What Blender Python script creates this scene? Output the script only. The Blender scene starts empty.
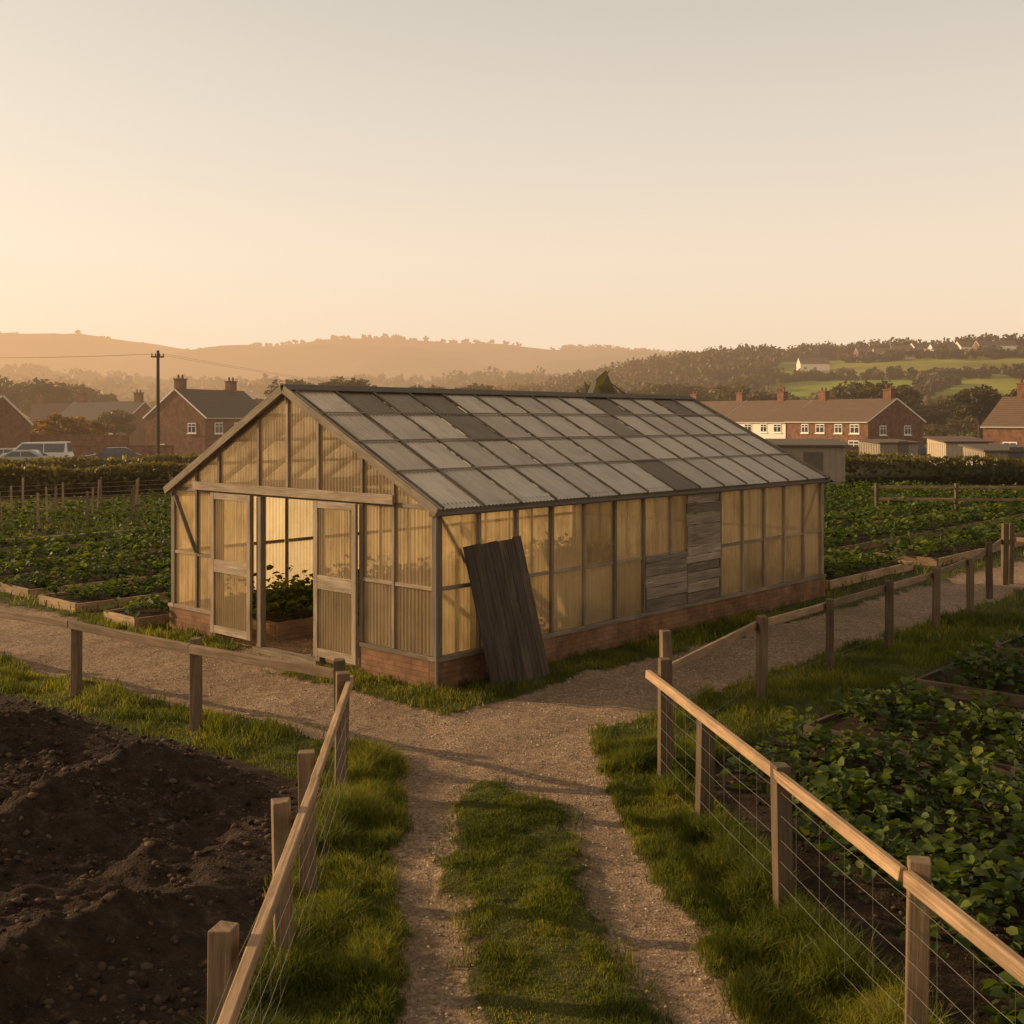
import bpy, math, random
import numpy as np
from mathutils import Vector
rng=np.random.default_rng(7); random.seed(7)
SC=bpy.context.scene
C=np.array([-0.965,14.41]);U=np.array([0.6755,0.7373]);V=np.array([-0.7373,0.6755])
def L(a,b,z=0.0): return np.array([C[0]+a*U[0]+b*V[0], C[1]+a*U[1]+b*V[1], z])
def toab(x,y):
    dx=x-C[0];dy=y-C[1]
    return dx*U[0]+dy*U[1], dx*V[0]+dy*V[1]
# ---------------------------------------------------------------- noise
def hsh(i,j,s):
    n=(i.astype(np.int64)*374761393+j.astype(np.int64)*668265263+s*982451653)&0x7fffffff
    n=((n^(n>>13))*1274126177)&0x7fffffff
    n=(n^(n>>16))&0xffff
    return n/65535.0
def vn(x,y,s=0):
    i=np.floor(x);j=np.floor(y);fx=x-i;fy=y-j
    fx=fx*fx*(3-2*fx);fy=fy*fy*(3-2*fy)
    a=hsh(i,j,s);b=hsh(i+1,j,s);c=hsh(i,j+1,s);d=hsh(i+1,j+1,s)
    return (a*(1-fx)+b*fx)*(1-fy)+(c*(1-fx)+d*fx)*fy
def fbm(x,y,s=0,o=4):
    r=0;am=.5;t=0
    for k in range(o):
        r=r+am*vn(x*2**k,y*2**k,s+k*17);t+=am;am*=.5
    return r/t
def ss(e0,e1,x):
    t=np.clip((x-e0)/(e1-e0),0,1);return t*t*(3-2*t)
# ---------------------------------------------------------------- ground description
def xC(y): return 1.45+.1575*(10.9-y)
def masks(x,y):
    a,b=toab(x,y)
    n=(fbm(x*1.7,y*1.7,3)-.5)*.5+(fbm(x*6,y*6,8,3)-.5)*.34
    xl=np.interp(y,[3,6.5,8.2,10.3,11.2],[-.6,-.71,-.82,-1.06,-1.2])
    xr=np.interp(y,[3,6.5,8.2,10.6,11.5],[1.5,1.30,1.18,.95,.95])
    dC=np.minimum(np.minimum(x-xl,xr-x),12.6-y)
    dL=np.minimum(np.minimum(a+2.45+.1*b,-.75-a),b+3.2)
    dR=np.minimum(np.minimum(b+2.7,-.9-b),a+2.3)
    dI=np.minimum(np.minimum(a+.9,10.4-a),np.minimum(b,6.3-b)); dI=np.where(a<0,np.minimum(dI,np.minimum(b-2.3,4.1-b)),dI)
    path=ss(-.08,.12,np.maximum(np.maximum(dC,dL),np.maximum(dR,dI))+n*.7)
    sl=np.interp(y,[3,6.5,8.2,10.0,10.6],[-.15,-.24,-.42,-.60,-.35])
    sr=np.interp(y,[3,6.5,8.2,10,10.6],[.85,.74,.64,.40,.05])
    dS=np.minimum(np.minimum(x-sl,sr-x),10.75-y)
    strip=ss(-.12,.18,dS+n*.85)*(.65+.35*ss(.25,.45,fbm(x*3.1,y*3.1,29)))
    path=path*(1-strip)
    sL=np.minimum(-1.62-x,(-3.45-.1*b)-a)
    soilL=ss(-.05,.15,sL+n*.4)
    sR=np.minimum(x-(xC(y)+.12),-4.2-b)
    soilR=ss(-.08,.2,sR+n*.5)
    inb=ss(0,.3,np.minimum(a+.5,np.maximum(b-6.5,np.minimum(b+.6,a-11)))) *.45
    far=ss(45,70,y)
    soil=np.maximum(np.maximum(soilL,soilR),inb*(1-far))*(1-path)
    grass=np.clip(1-path-soil,0,1)
    return dict(a=a,b=b,path=path,strip=strip*(1-soilL),soil=soil,soilL=soilL,sL=sL,soilR=soilR,grass=grass,n=n)
def gz(x,y,m=None):
    if m is None: m=masks(x,y)
    near=1-ss(25,60,np.hypot(x,y))
    a,b=m['a'],m['b']
    ghd=np.maximum(np.maximum(-a-.1,a-10.5),np.maximum(-b-.1,b-6.4))
    out=ss(0,.6,ghd)
    z=.03*(1-m['path'])*near+ (fbm(x*1.1,y*1.1,5)-.5)*.10*near*out+(vn(x*7,y*7,31)-.5)*.016*near
    z=z+m['strip']*.03
    e=ss(0,1.3,m['sL'])*m['soilL']
    w=x*.80-y*.45+.9*fbm(x*.45,y*.45,41)
    rid=1-np.abs(np.sin(w*1.45+.6))
    z=z+e*(-.02+.22*fbm(x*.5,y*.5,11)+.38*rid**1.3*(.4+.9*fbm(x*.35+9,y*.35,77))+(fbm(x*3.2,y*3.2,15,5)-.5)*.28+(fbm(x*11,y*11,6,2)-.5)*.08)
    z=z+m['soilR']*near*((fbm(x*4,y*4,19)-.5)*.08)
    return z
def gh1(x,y): return float(gz(np.array([float(x)]),np.array([float(y)]))[0])
# ---------------------------------------------------------------- node helpers
def newmat(name):
    m=bpy.data.materials.new(name);m.use_nodes=True;nt=m.node_tree;nt.nodes.clear()
    try: m.cycles.emission_sampling='NONE'
    except Exception: pass
    return m,nt
def N(nt,t,**k):
    n=nt.nodes.new(t)
    for kk,vv in k.items():
        if kk in('inp',): 
            for i,v in vv.items(): n.inputs[i].default_value=v
        else: setattr(n,kk,vv)
    return n
def lk(nt,a,b): nt.links.new(a,b)
def noise(nt,vec,scale,detail=6,rough=.6,dist=0):
    n=N(nt,'ShaderNodeTexNoise',inp={'Scale':scale,'Detail':detail,'Roughness':rough,'Distortion':dist})
    if vec is not None: lk(nt,vec,n.inputs['Vector'])
    return n.outputs['Fac']
def ramp(nt,fac,stops):
    r=N(nt,'ShaderNodeValToRGB');e=r.color_ramp.elements
    while len(e)<len(stops): e.new(.5)
    for i,(p,c) in enumerate(stops):
        e[i].position=p;e[i].color=(c[0],c[1],c[2],1)
    lk(nt,fac,r.inputs['Fac']);return r.outputs['Color']
def mixc(nt,f,a,b,mode='MIX'):
    n=N(nt,'ShaderNodeMix',data_type='RGBA',blend_type=mode)
    for s,v in((n.inputs[0],f),(n.inputs[6],a),(n.inputs[7],b)):
        if hasattr(v,'is_linked'): lk(nt,v,s)
        else: s.default_value=v if not isinstance(v,(tuple,list)) else (v[0],v[1],v[2],1)
    return n.outputs[2]
def math_(nt,op,a,b=None,c=None,clamp=False):
    n=N(nt,'ShaderNodeMath',operation=op);n.use_clamp=clamp
    for i,v in enumerate((a,b,c)):
        if v is None: continue
        if hasattr(v,'is_linked'): lk(nt,v,n.inputs[i])
        else: n.inputs[i].default_value=v
    return n.outputs[0]
def maprange(nt,v,a,b,c,d):
    n=N(nt,'ShaderNodeMapRange',inp={1:a,2:b,3:c,4:d});lk(nt,v,n.inputs[0]);return n.outputs[0]
def attr(nt,name,out='Fac'):
    return N(nt,'ShaderNodeAttribute',attribute_name=name).outputs[out]
def bump(nt,h,strength,dist):
    n=N(nt,'ShaderNodeBump',inp={'Strength':strength,'Distance':dist});lk(nt,h,n.inputs['Height']);return n.outputs['Normal']
def uvmap(nt,sx,sy):
    m=N(nt,'ShaderNodeMapping');m.inputs['Scale'].default_value=(sx,sy,1)
    lk(nt,N(nt,'ShaderNodeUVMap',uv_map='UVMap').outputs[0],m.inputs[0]);return m.outputs[0]
def posn(nt): return N(nt,'ShaderNodeNewGeometry').outputs['Position']
def prin(nt,col,rough=.8,spec=.3,normal=None,metal=0):
    p=N(nt,'ShaderNodeBsdfPrincipled');p.inputs['Roughness'].default_value=rough
    p.inputs['Specular IOR Level'].default_value=spec;p.inputs['Metallic'].default_value=metal
    if hasattr(col,'is_linked'): lk(nt,col,p.inputs['Base Color'])
    else: p.inputs['Base Color'].default_value=(*col[:3],1)
    if normal is not None: lk(nt,normal,p.inputs['Normal'])
    return p.outputs[0]
def haze(nt,sh,mult=1.0):  # aerial haze painted into the material: warm emission mixed in with distance
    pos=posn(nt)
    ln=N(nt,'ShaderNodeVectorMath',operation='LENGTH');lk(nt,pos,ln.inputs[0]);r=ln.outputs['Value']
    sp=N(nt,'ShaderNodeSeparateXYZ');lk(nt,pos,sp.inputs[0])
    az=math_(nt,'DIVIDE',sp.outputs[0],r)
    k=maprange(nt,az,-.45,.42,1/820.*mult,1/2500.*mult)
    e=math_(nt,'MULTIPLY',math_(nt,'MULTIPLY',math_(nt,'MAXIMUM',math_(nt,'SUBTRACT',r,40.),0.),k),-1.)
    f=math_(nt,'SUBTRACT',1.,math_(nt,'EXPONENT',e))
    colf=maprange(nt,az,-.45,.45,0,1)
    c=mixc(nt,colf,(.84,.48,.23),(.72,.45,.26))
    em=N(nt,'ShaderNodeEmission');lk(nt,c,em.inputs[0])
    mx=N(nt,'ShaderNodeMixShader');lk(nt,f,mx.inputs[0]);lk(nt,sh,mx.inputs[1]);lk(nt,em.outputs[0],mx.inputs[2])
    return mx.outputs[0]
def fin(m,nt,sh):
    o=N(nt,'ShaderNodeOutputMaterial');lk(nt,sh,o.inputs[0]);return m
def mixs(nt,f,a,b):
    mx=N(nt,'ShaderNodeMixShader')
    if hasattr(f,'is_linked'): lk(nt,f,mx.inputs[0])
    else: mx.inputs[0].default_value=f
    lk(nt,a,mx.inputs[1]);lk(nt,b,mx.inputs[2]);return mx.outputs[0]
# ---------------------------------------------------------------- materials
def mat_wood(name,dark,light,rough=.85,hz=False,moss=0.):
    m,nt=newmat(name)
    g=noise(nt,uvmap(nt,1.2,34),1.6,8,.65,.4)
    g2=noise(nt,uvmap(nt,.8,3),2.2,4,.6)
    c=ramp(nt,g,[(.25,dark),(.55,[(a+b)/2 for a,b in zip(dark,light)]),(.75,light)])
    c=mixc(nt,maprange(nt,g2,.35,.7,0,.55),c,[x*.45 for x in dark])
    v=attr(nt,'var')
    c=mixc(nt,1.0,c,ramp(nt,v,[(0,(.55,.55,.55)),(1,(1.25,1.2,1.15))]),'MULTIPLY')
    if moss>0:
        mm=maprange(nt,noise(nt,posn(nt),6,5,.7),.52,.66,0,moss)
        c=mixc(nt,mm,c,(.09,.10,.035))
    s=prin(nt,c,rough,.25,bump(nt,g,.7,.007))
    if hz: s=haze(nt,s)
    return fin(m,nt,s)
M_rail=mat_wood('weathered_timber',(.20,.125,.07),(.64,.44,.26),moss=.2)
M_post=mat_wood('fence_post_timber',(.10,.065,.04),(.36,.24,.14),moss=.4)
M_frame=mat_wood('greenhouse_timber',(.17,.13,.09),(.54,.43,.30))
M_oldboard=mat_wood('old_dark_boards',(.025,.019,.014),(.16,.118,.086))
M_grayboard=mat_wood('grey_boards',(.14,.108,.078),(.58,.46,.33))
M_bedboard=mat_wood('dark_bed_edging',(.07,.047,.03),(.26,.18,.11),moss=.4)
M_pole=mat_wood('pole_timber',(.03,.022,.016),(.08,.06,.045),hz=True)

def mat_simple(name,col,rough=.7,spec=.3,metal=0,hz=False,nz=.25,scale=3.):
    m,nt=newmat(name)
    f=noise(nt,posn(nt),scale,5,.6)
    c=mixc(nt,f,[x*(1-nz) for x in col],[min(1,x*(1+nz)) for x in col])
    s=prin(nt,c,rough,spec,metal=metal)
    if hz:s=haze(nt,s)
    return fin(m,nt,s)
M_wire=mat_simple('galvanised_wire',(.20,.18,.155),.55,.4,.6)

def mat_ground():
    m,nt=newmat('ground_surface');pos=posn(nt)
    mk=N(nt,'ShaderNodeAttribute',attribute_name='mask');sp=N(nt,'ShaderNodeSeparateColor');lk(nt,mk.outputs['Color'],sp.inputs[0])
    vo=N(nt,'ShaderNodeTexVoronoi',inp={'Scale':42.});lk(nt,pos,vo.inputs['Vector'])
    n1=noise(nt,pos,.9,6,.6);n2=noise(nt,pos,9,8,.78)
    vs=N(nt,'ShaderNodeSeparateColor');lk(nt,vo.outputs['Color'],vs.inputs[0])
    gc=ramp(nt,vs.outputs[0],[(0,(.12,.077,.048)),(.45,(.31,.21,.135)),(.85,(.50,.355,.235)),(1,(.68,.53,.38))])
    gc=mixc(nt,.5,gc,ramp(nt,n2,[(.32,(.10,.063,.038)),(.68,(.47,.325,.205))]))
    gc=mixc(nt,maprange(nt,n1,.4,.62,0,.5),gc,(.20,.133,.083))
    g1=noise(nt,pos,3.,8,.7);g2=noise(nt,pos,.25,5,.6)
    grc=ramp(nt,g1,[(.3,(.03,.036,.010)),(.55,(.08,.088,.02)),(.75,(.15,.12,.04))])
    grc=mixc(nt,maprange(nt,g2,.35,.65,0,.6),grc,(.10,.090,.032))
    s1=noise(nt,pos,7,10,.78);s2=noise(nt,pos,1.1,4,.5)
    sc=ramp(nt,s1,[(.32,(.015,.010,.0065)),(.55,(.060,.038,.024)),(.75,(.18,.115,.075))])
    sc=mixc(nt,maprange(nt,s2,.4,.7,0,.4),sc,(.045,.028,.018))
    col=mixc(nt,sp.outputs[1],sc,grc);
    edge=math_(nt,'ADD',sp.outputs[0],maprange(nt,n2,.3,.7,-.3,.3),clamp=True)
    col=mixc(nt,maprange(nt,edge,.3,.7,0,1),col,gc)
    hgt=math_(nt,'ADD',math_(nt,'MULTIPLY',vo.outputs['Distance'],.6),math_(nt,'MULTIPLY',s1,1.4))
    s=prin(nt,col,.95,.1,bump(nt,hgt,1.,.035))
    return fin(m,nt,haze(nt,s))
M_ground=mat_ground()

def mat_leaf(name,dark,mid,light,hz=False,trans=.35,patch=None,gloss=.35):
    m,nt=newmat(name)
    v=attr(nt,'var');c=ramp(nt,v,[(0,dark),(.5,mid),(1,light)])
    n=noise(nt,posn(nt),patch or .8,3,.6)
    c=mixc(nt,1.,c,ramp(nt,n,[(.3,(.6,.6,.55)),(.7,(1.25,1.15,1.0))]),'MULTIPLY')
    p=prin(nt,c,.55,gloss)
    t=N(nt,'ShaderNodeBsdfTranslucent');c2=mixc(nt,1.,c,(1.65,1.5,.55),'MULTIPLY');lk(nt,c2,t.inputs[0])
    s=mixs(nt,trans,p,t.outputs[0])
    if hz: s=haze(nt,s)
    return fin(m,nt,s)
M_grass=mat_leaf('grass_blades',(.05,.072,.012),(.145,.17,.026),(.34,.29,.07),patch=1.2,trans=.45,gloss=.2)
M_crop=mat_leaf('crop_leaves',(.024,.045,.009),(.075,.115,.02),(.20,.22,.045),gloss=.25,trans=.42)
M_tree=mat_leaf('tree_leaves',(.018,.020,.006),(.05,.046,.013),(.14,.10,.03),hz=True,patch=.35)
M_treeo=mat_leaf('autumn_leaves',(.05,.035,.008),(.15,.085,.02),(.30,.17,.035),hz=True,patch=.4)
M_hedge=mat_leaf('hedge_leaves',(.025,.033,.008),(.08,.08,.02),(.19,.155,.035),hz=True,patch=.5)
M_bark=mat_simple('bark',(.06,.045,.032),.9,.1,hz=True)

def mat_poly(name,base,tr,tfac,transp,streak=1.0,metal=0.,rough=.36,dk=.42,lo=.70):
    m,nt=newmat(name)
    v=attr(nt,'var')
    st=noise(nt,uvmap(nt,9,1.1),1.0,6,.65)
    bl=noise(nt,uvmap(nt,1.2,1.2),1.3,5,.65)
    d=math_(nt,'ADD',maprange(nt,st,.42,.70,0,.6*streak),maprange(nt,bl,.45,.68,0,.55*streak),clamp=True)
    mul=ramp(nt,v,[(0,(.30,.28,.26)),(.13,(.42,.385,.34)),(.2,(lo,lo*.96,lo*.9)),(.6,(.95,.92,.88)),(1,(1.04,1.02,.98))])
    c=mixc(nt,d,base,[x*dk for x in base]);c=mixc(nt,1.,c,mul,'MULTIPLY')
    t=mixc(nt,d,tr,[tr[0]*(dk+.08),tr[1]*dk,tr[2]*(dk-.1)]);t=mixc(nt,1.,t,mul,'MULTIPLY')
    p=prin(nt,c,rough,.6,metal=metal)
    tl=N(nt,'ShaderNodeBsdfTranslucent');lk(nt,t,tl.inputs[0])
    s=mixs(nt,tfac,p,tl.outputs[0])
    if transp>0:
        tp=N(nt,'ShaderNodeBsdfTransparent');lk(nt,mixc(nt,.35,(1,.93,.78),t),tp.inputs[0])
        tf=maprange(nt,d,0,1,transp,transp*.35)
        s=mixs(nt,tf,s,tp.outputs[0])
    return fin(m,nt,s)
M_polyw=mat_poly('corrugated_plastic_wall',(.74,.58,.38),(1.,.85,.56),.66,.32,dk=.5,lo=.78)
M_polyr=mat_poly('corrugated_plastic_roof',(.98,.91,.80),(1.,.91,.76),.40,0,.7,metal=.65,rough=.38,dk=.62,lo=.80)

def mat_brick(name,c1,c2,mortar,hz=True,sc=1.0):
    m,nt=newmat(name)
    b=N(nt,'ShaderNodeTexBrick');b.inputs['Scale'].default_value=1.
    b.inputs['Brick Width'].default_value=.225;b.inputs['Row Height'].default_value=.075;b.inputs['Mortar Size'].default_value=.008
    b.inputs['Color1'].default_value=(*c1,1);b.inputs['Color2'].default_value=(*c2,1);b.inputs['Mortar'].default_value=(*mortar,1)
    lk(nt,uvmap(nt,1,1),b.inputs['Vector'])
    n=noise(nt,posn(nt),2.2,6,.7)
    c=mixc(nt,1.,b.outputs['Color'],ramp(nt,n,[(.3,(.42,.40,.38)),(.7,(1.15,1.1,1.05))]),'MULTIPLY')
    s=prin(nt,c,.9,.15,bump(nt,b.outputs['Fac'],-.4,.005))
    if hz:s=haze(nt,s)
    return fin(m,nt,s)
M_base=mat_brick('terracotta_brick_base',(.31,.16,.085),(.23,.125,.07),(.18,.12,.08),hz=False)
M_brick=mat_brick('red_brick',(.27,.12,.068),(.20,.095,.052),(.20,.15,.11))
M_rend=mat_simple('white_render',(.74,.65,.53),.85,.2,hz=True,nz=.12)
def mat_tile(name,ca,cb):
    m,nt=newmat(name)
    w=N(nt,'ShaderNodeTexWave',bands_direction='Y',inp={'Scale':1.1,'Distortion':.3});lk(nt,uvmap(nt,1,1),w.inputs[0])
    n=noise(nt,posn(nt),1.6,6,.7)
    c=mixc(nt,n,ca,cb);c=mixc(nt,.35,c,mixc(nt,w.outputs['Fac'],(.02,.015,.012),cb))
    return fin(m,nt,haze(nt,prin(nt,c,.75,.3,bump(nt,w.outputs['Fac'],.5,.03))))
M_tile=mat_tile('clay_roof_tiles',(.09,.052,.034),(.21,.13,.08))
M_slate=mat_tile('slate_roof_tiles',(.05,.038,.030),(.12,.09,.07))
M_white=mat_simple('white_paint',(.75,.70,.62),.5,.4,hz=True,nz=.06)
M_winglass=mat_simple('window_glass',(.035,.035,.035),.12,.8,hz=True)
M_cream=mat_simple('cream_cladding',(.46,.37,.26),.8,.2,hz=True,nz=.15)
M_dgrey=mat_simple('dark_felt',(.14,.115,.09),.9,.1,hz=True)
M_tyre=mat_simple('tyre_rubber',(.02,.02,.02),.9,.1,hz=True)
M_soil=mat_simple('bed_soil',(.045,.029,.018),.95,.05,nz=.6,scale=14)

# ---------------------------------------------------------------- mesh helpers
def np_mesh(name,verts,faces,var=None,mats=(),smooth=False,mi=None):
    me=bpy.data.meshes.new(name);verts=np.asarray(verts,dtype=np.float32)
    me.vertices.add(len(verts));me.vertices.foreach_set('co',verts.ravel())
    faces=[np.asarray(f,dtype=np.int32) for f in faces if len(f)]
    tot=sum(f.size for f in faces);np_=sum(len(f) for f in faces)
    me.loops.add(tot);me.loops.foreach_set('vertex_index',np.concatenate([f.ravel() for f in faces]))
    me.polygons.add(np_)
    lt=np.concatenate([np.full(len(f),f.shape[1],dtype=np.int32) for f in faces])
    ls=np.concatenate([[0],np.cumsum(lt)[:-1]]).astype(np.int32)
    me.polygons.foreach_set('loop_start',ls)
    try: me.polygons.foreach_set('loop_total',lt)
    except Exception: pass
    if mi is not None: me.polygons.foreach_set('material_index',np.asarray(mi,dtype=np.int32))
    me.update(calc_edges=True)
    if smooth: me.polygons.foreach_set('use_smooth',np.ones(np_,dtype=bool))
    if var is not None:
        at=me.attributes.new('var','FLOAT','POINT');at.data.foreach_set('value',np.asarray(var,dtype=np.float32))
    for m in mats: me.materials.append(m)
    return me
def obj(name,me,parent=None,loc=(0,0,0),rz=0,sc=1):
    o=bpy.data.objects.new(name,me);SC.collection.objects.link(o);o.location=loc;o.rotation_euler=(0,0,rz)
    o.scale=(sc,sc,sc) if not isinstance(sc,tuple) else sc
    if parent: o.parent=parent
    return o
def empty(name): return obj(name,None)
class MB:
    def __init__(s): s.v=[];s.f=[];s.uv=[];s.m=[];s.var=[];s.sm=[]
    def face(s,vs,uvs,mat=0,var=.5,sm=False):
        b=len(s.v);s.v+= [tuple(map(float,p)) for p in vs];s.f.append(tuple(range(b,b+len(vs))));s.uv.append(uvs);s.m.append(mat);s.var.append(var);s.sm.append(sm)
    def box(s,c,ax,ay,az,mat=0,var=None,jit=0):
        c=np.array(c,float);A=[np.array(t,float) for t in(ax,ay,az)]
        if var is None: var=random.random()
        ln=[np.linalg.norm(t) for t in A];li=int(np.argmax(ln));oth=[k for k in range(3) if k!=li]
        off=(random.random()*20,random.random()*20)
        b=len(s.v);uvs=[]
        for sx in(-.5,.5):
            for sy in(-.5,.5):
                for sz in(-.5,.5):
                    q=(sx,sy,sz);p=c+A[0]*sx+A[1]*sy+A[2]*sz
                    if jit: p=p+rng.normal(0,jit,3)
                    s.v.append(tuple(p));uvs.append((q[li]*ln[li]+off[0],q[oth[0]]*ln[oth[0]]+q[oth[1]]*ln[oth[1]]+off[1]))
        for f in((0,1,3,2),(4,6,7,5),(0,4,5,1),(2,3,7,6),(0,2,6,4),(1,5,7,3)):
            s.f.append(tuple(b+i for i in f));s.uv.append([uvs[i] for i in f]);s.m.append(mat);s.var.append(var);s.sm.append(False)
    def beam(s,p0,p1,w,h,mat=0,up=(0,0,1),var=None,jit=0):
        p0=np.array(p0,float);p1=np.array(p1,float);d=p1-p0;l=np.linalg.norm(d);t=d/l
        sd=np.cross(t,np.array(up,float));
        if np.linalg.norm(sd)<1e-4: sd=np.cross(t,np.array((1.,0,0)))
        sd/=np.linalg.norm(sd);u2=np.cross(sd,t)
        s.box((p0+p1)/2,d,sd*w,u2*h,mat,var,jit)
    def cyl(s,p0,p1,r0,r1,n=8,mat=0,var=None,cap=True):
        p0=np.array(p0,float);p1=np.array(p1,float);t=(p1-p0);l=np.linalg.norm(t);t/=l
        a=np.cross(t,(0,0,1.)) if abs(t[2])<.9 else np.cross(t,(1.,0,0));a/=np.linalg.norm(a);bb=np.cross(t,a)
        if var is None: var=random.random()
        b=len(s.v);off=random.random()*9
        for k in range(n):
            an=2*math.pi*k/n;d=a*math.cos(an)+bb*math.sin(an);s.v.append(tuple(p0+d*r0));s.v.append(tuple(p1+d*r1))
        for k in range(n):
            k2=(k+1)%n;u0=k/n*2*math.pi*r0+off;u1=(k+1)/n*2*math.pi*r0+off
            s.f.append((b+2*k,b+2*k2,b+2*k2+1,b+2*k+1));s.uv.append([(0,u0),(0,u1),(l,u1),(l,u0)]);s.m.append(mat);s.var.append(var);s.sm.append(True)
        if cap:
            for e in(0,1):
                s.f.append(tuple(b+2*k+e for k in range(n)));s.uv.append([(.1*math.cos(6.28*k/n),.1*math.sin(6.28*k/n)) for k in range(n)]);s.m.append(mat);s.var.append(var);s.sm.append(False)
    def corr(s,p0,across,length,zb,zt,nrm,down=None,amp=.011,pitch=.085,mat=0,var=None):
        n=max(4,int(length/pitch*5));b=len(s.v);off=(random.random()*10,random.random()*10)
        across=np.array(across,float);nrm=np.array(nrm,float);down=np.array(down if down is not None else (0,0,1.),float);p0=np.array(p0,float)
        if var is None: var=random.random()
        uv=[]
        for k in range(n+1):
            q=length*k/n;w=amp*math.sin(q/pitch*2*math.pi)
            z0=zb(q) if callable(zb) else zb;z1=zt(q) if callable(zt) else zt
            for z in(z0,z1):
                s.v.append(tuple(p0+across*q+down*z+nrm*w));uv.append((q+off[0],z+off[1]))
        for k in range(n):
            i=(2*k,2*k+2,2*k+3,2*k+1);s.f.append(tuple(b+j for j in i));s.uv.append([uv[j] for j in i]);s.m.append(mat);s.var.append(var);s.sm.append(True)
    def build(s,name,mats,parent=None,bevel=0):
        me=bpy.data.meshes.new(name);me.from_pydata(s.v,[],s.f)
        ul=me.uv_layers.new(name='UVMap');flat=[c for f in s.uv for p in f for c in p];ul.data.foreach_set('uv',flat)
        me.polygons.foreach_set('material_index',s.m);me.polygons.foreach_set('use_smooth',s.sm)
        at=me.attributes.new('var','FLOAT','FACE');at.data.foreach_set('value',s.var)
        for m in mats: me.materials.append(m)
        me.update();o=obj(name,me,parent)
        if bevel:
            md=o.modifiers.new('bevel','BEVEL');md.width=bevel;md.segments=2;md.limit_method='ANGLE';md.angle_limit=1.0
        return o
def leaf_arrays(P,fwd,up,ln,wd,fold):
    fwd=fwd/np.linalg.norm(fwd,axis=1,keepdims=True);sd=np.cross(fwd,up);sd/=np.linalg.norm(sd,axis=1,keepdims=True)+1e-9;u=np.cross(sd,fwd)
    ln=ln[:,None];wd=wd[:,None];f=(fold*wd[:,0])[:,None]
    v=np.stack([P,P+fwd*ln*.3-sd*wd*.5+u*f,P+fwd*ln*.72-sd*wd*.42+u*f*.8,P+fwd*ln-u*ln*.12,P+fwd*ln*.72+sd*wd*.42+u*f*.8,P+fwd*ln*.3+sd*wd*.5+u*f],1)
    n=len(P);b=(np.arange(n)*6)[:,None]
    q=np.concatenate([b+np.array([0,1,2,3]),b+np.array([0,3,4,5])],1).reshape(-1,4)
    return v.reshape(-1,3),q
def plants(name,px,py,pz,hgt,nleaf,lsize,mat,parent=None,spread=.18,seedv=None):
    n=len(px);k=nleaf
    X=np.repeat(px,k);Y=np.repeat(py,k);Z=np.repeat(pz,k);Hh=np.repeat(hgt,k)
    m=n*k;az=rng.random(m)*2*np.pi;rr=np.sqrt(rng.random(m))*spread*np.repeat(rng.uniform(.7,1.25,n),k)
    hh=Hh*(1-.55*(rr/spread)**2)*rng.uniform(.45,1.05,m)
    P=np.stack([X+np.cos(az)*rr,Y+np.sin(az)*rr,Z+hh],1)
    el=rng.uniform(-.5,.65,m);fw=np.stack([np.cos(az)*np.cos(el),np.sin(az)*np.cos(el),np.sin(el)],1)
    up=np.stack([rng.normal(0,.5,m),rng.normal(0,.5,m),np.ones(m)],1)
    ls=lsize*rng.uniform(.5,1.3,m)
    v,q=leaf_arrays(P,fw,up,ls,ls*.72,rng.uniform(.05,.35,m))
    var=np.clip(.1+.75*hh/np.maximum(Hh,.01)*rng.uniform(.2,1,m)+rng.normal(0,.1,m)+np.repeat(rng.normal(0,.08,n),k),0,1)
    me=np_mesh(name,v,[q],np.repeat(var,6),[mat]);return obj(name,me,parent)

# ---------------------------------------------------------------- GROUND
def axis(lo,hi,st,far):
    c=list(np.arange(lo,hi,st));g=st;x=hi;r=[]
    while x<far: r.append(x);g*=1.13;x+=g
    r.append(far);g=st;x=lo;l=[]
    while x>-far:
        g*=1.13;x-=g;l.append(x)
    return np.array(l[::-1]+c+r)
gx=axis(-8.5,8.5,.045,4000);gy=axis(4.5,19,.045,4000)
GX,GY=np.meshgrid(gx,gy);X=GX.ravel();Y=GY.ravel();mk=masks(X,Y);Z=gz(X,Y,mk)
nx,ny=len(gx),len(gy);i=np.arange(nx-1)[None,:]+np.arange(ny-1)[:,None]*nx;i=i.ravel()
me=np_mesh('ground',np.stack([X,Y,Z],1),[np.stack([i,i+1,i+1+nx,i+nx],1)],None,[M_ground],True)
ca=me.color_attributes.new('mask','FLOAT_COLOR','POINT')
ca.data.foreach_set('color',np.stack([mk['path'],mk['grass'],mk['soil'],np.ones_like(X)],1).astype(np.float32).ravel())
obj('ground',me)

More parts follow.
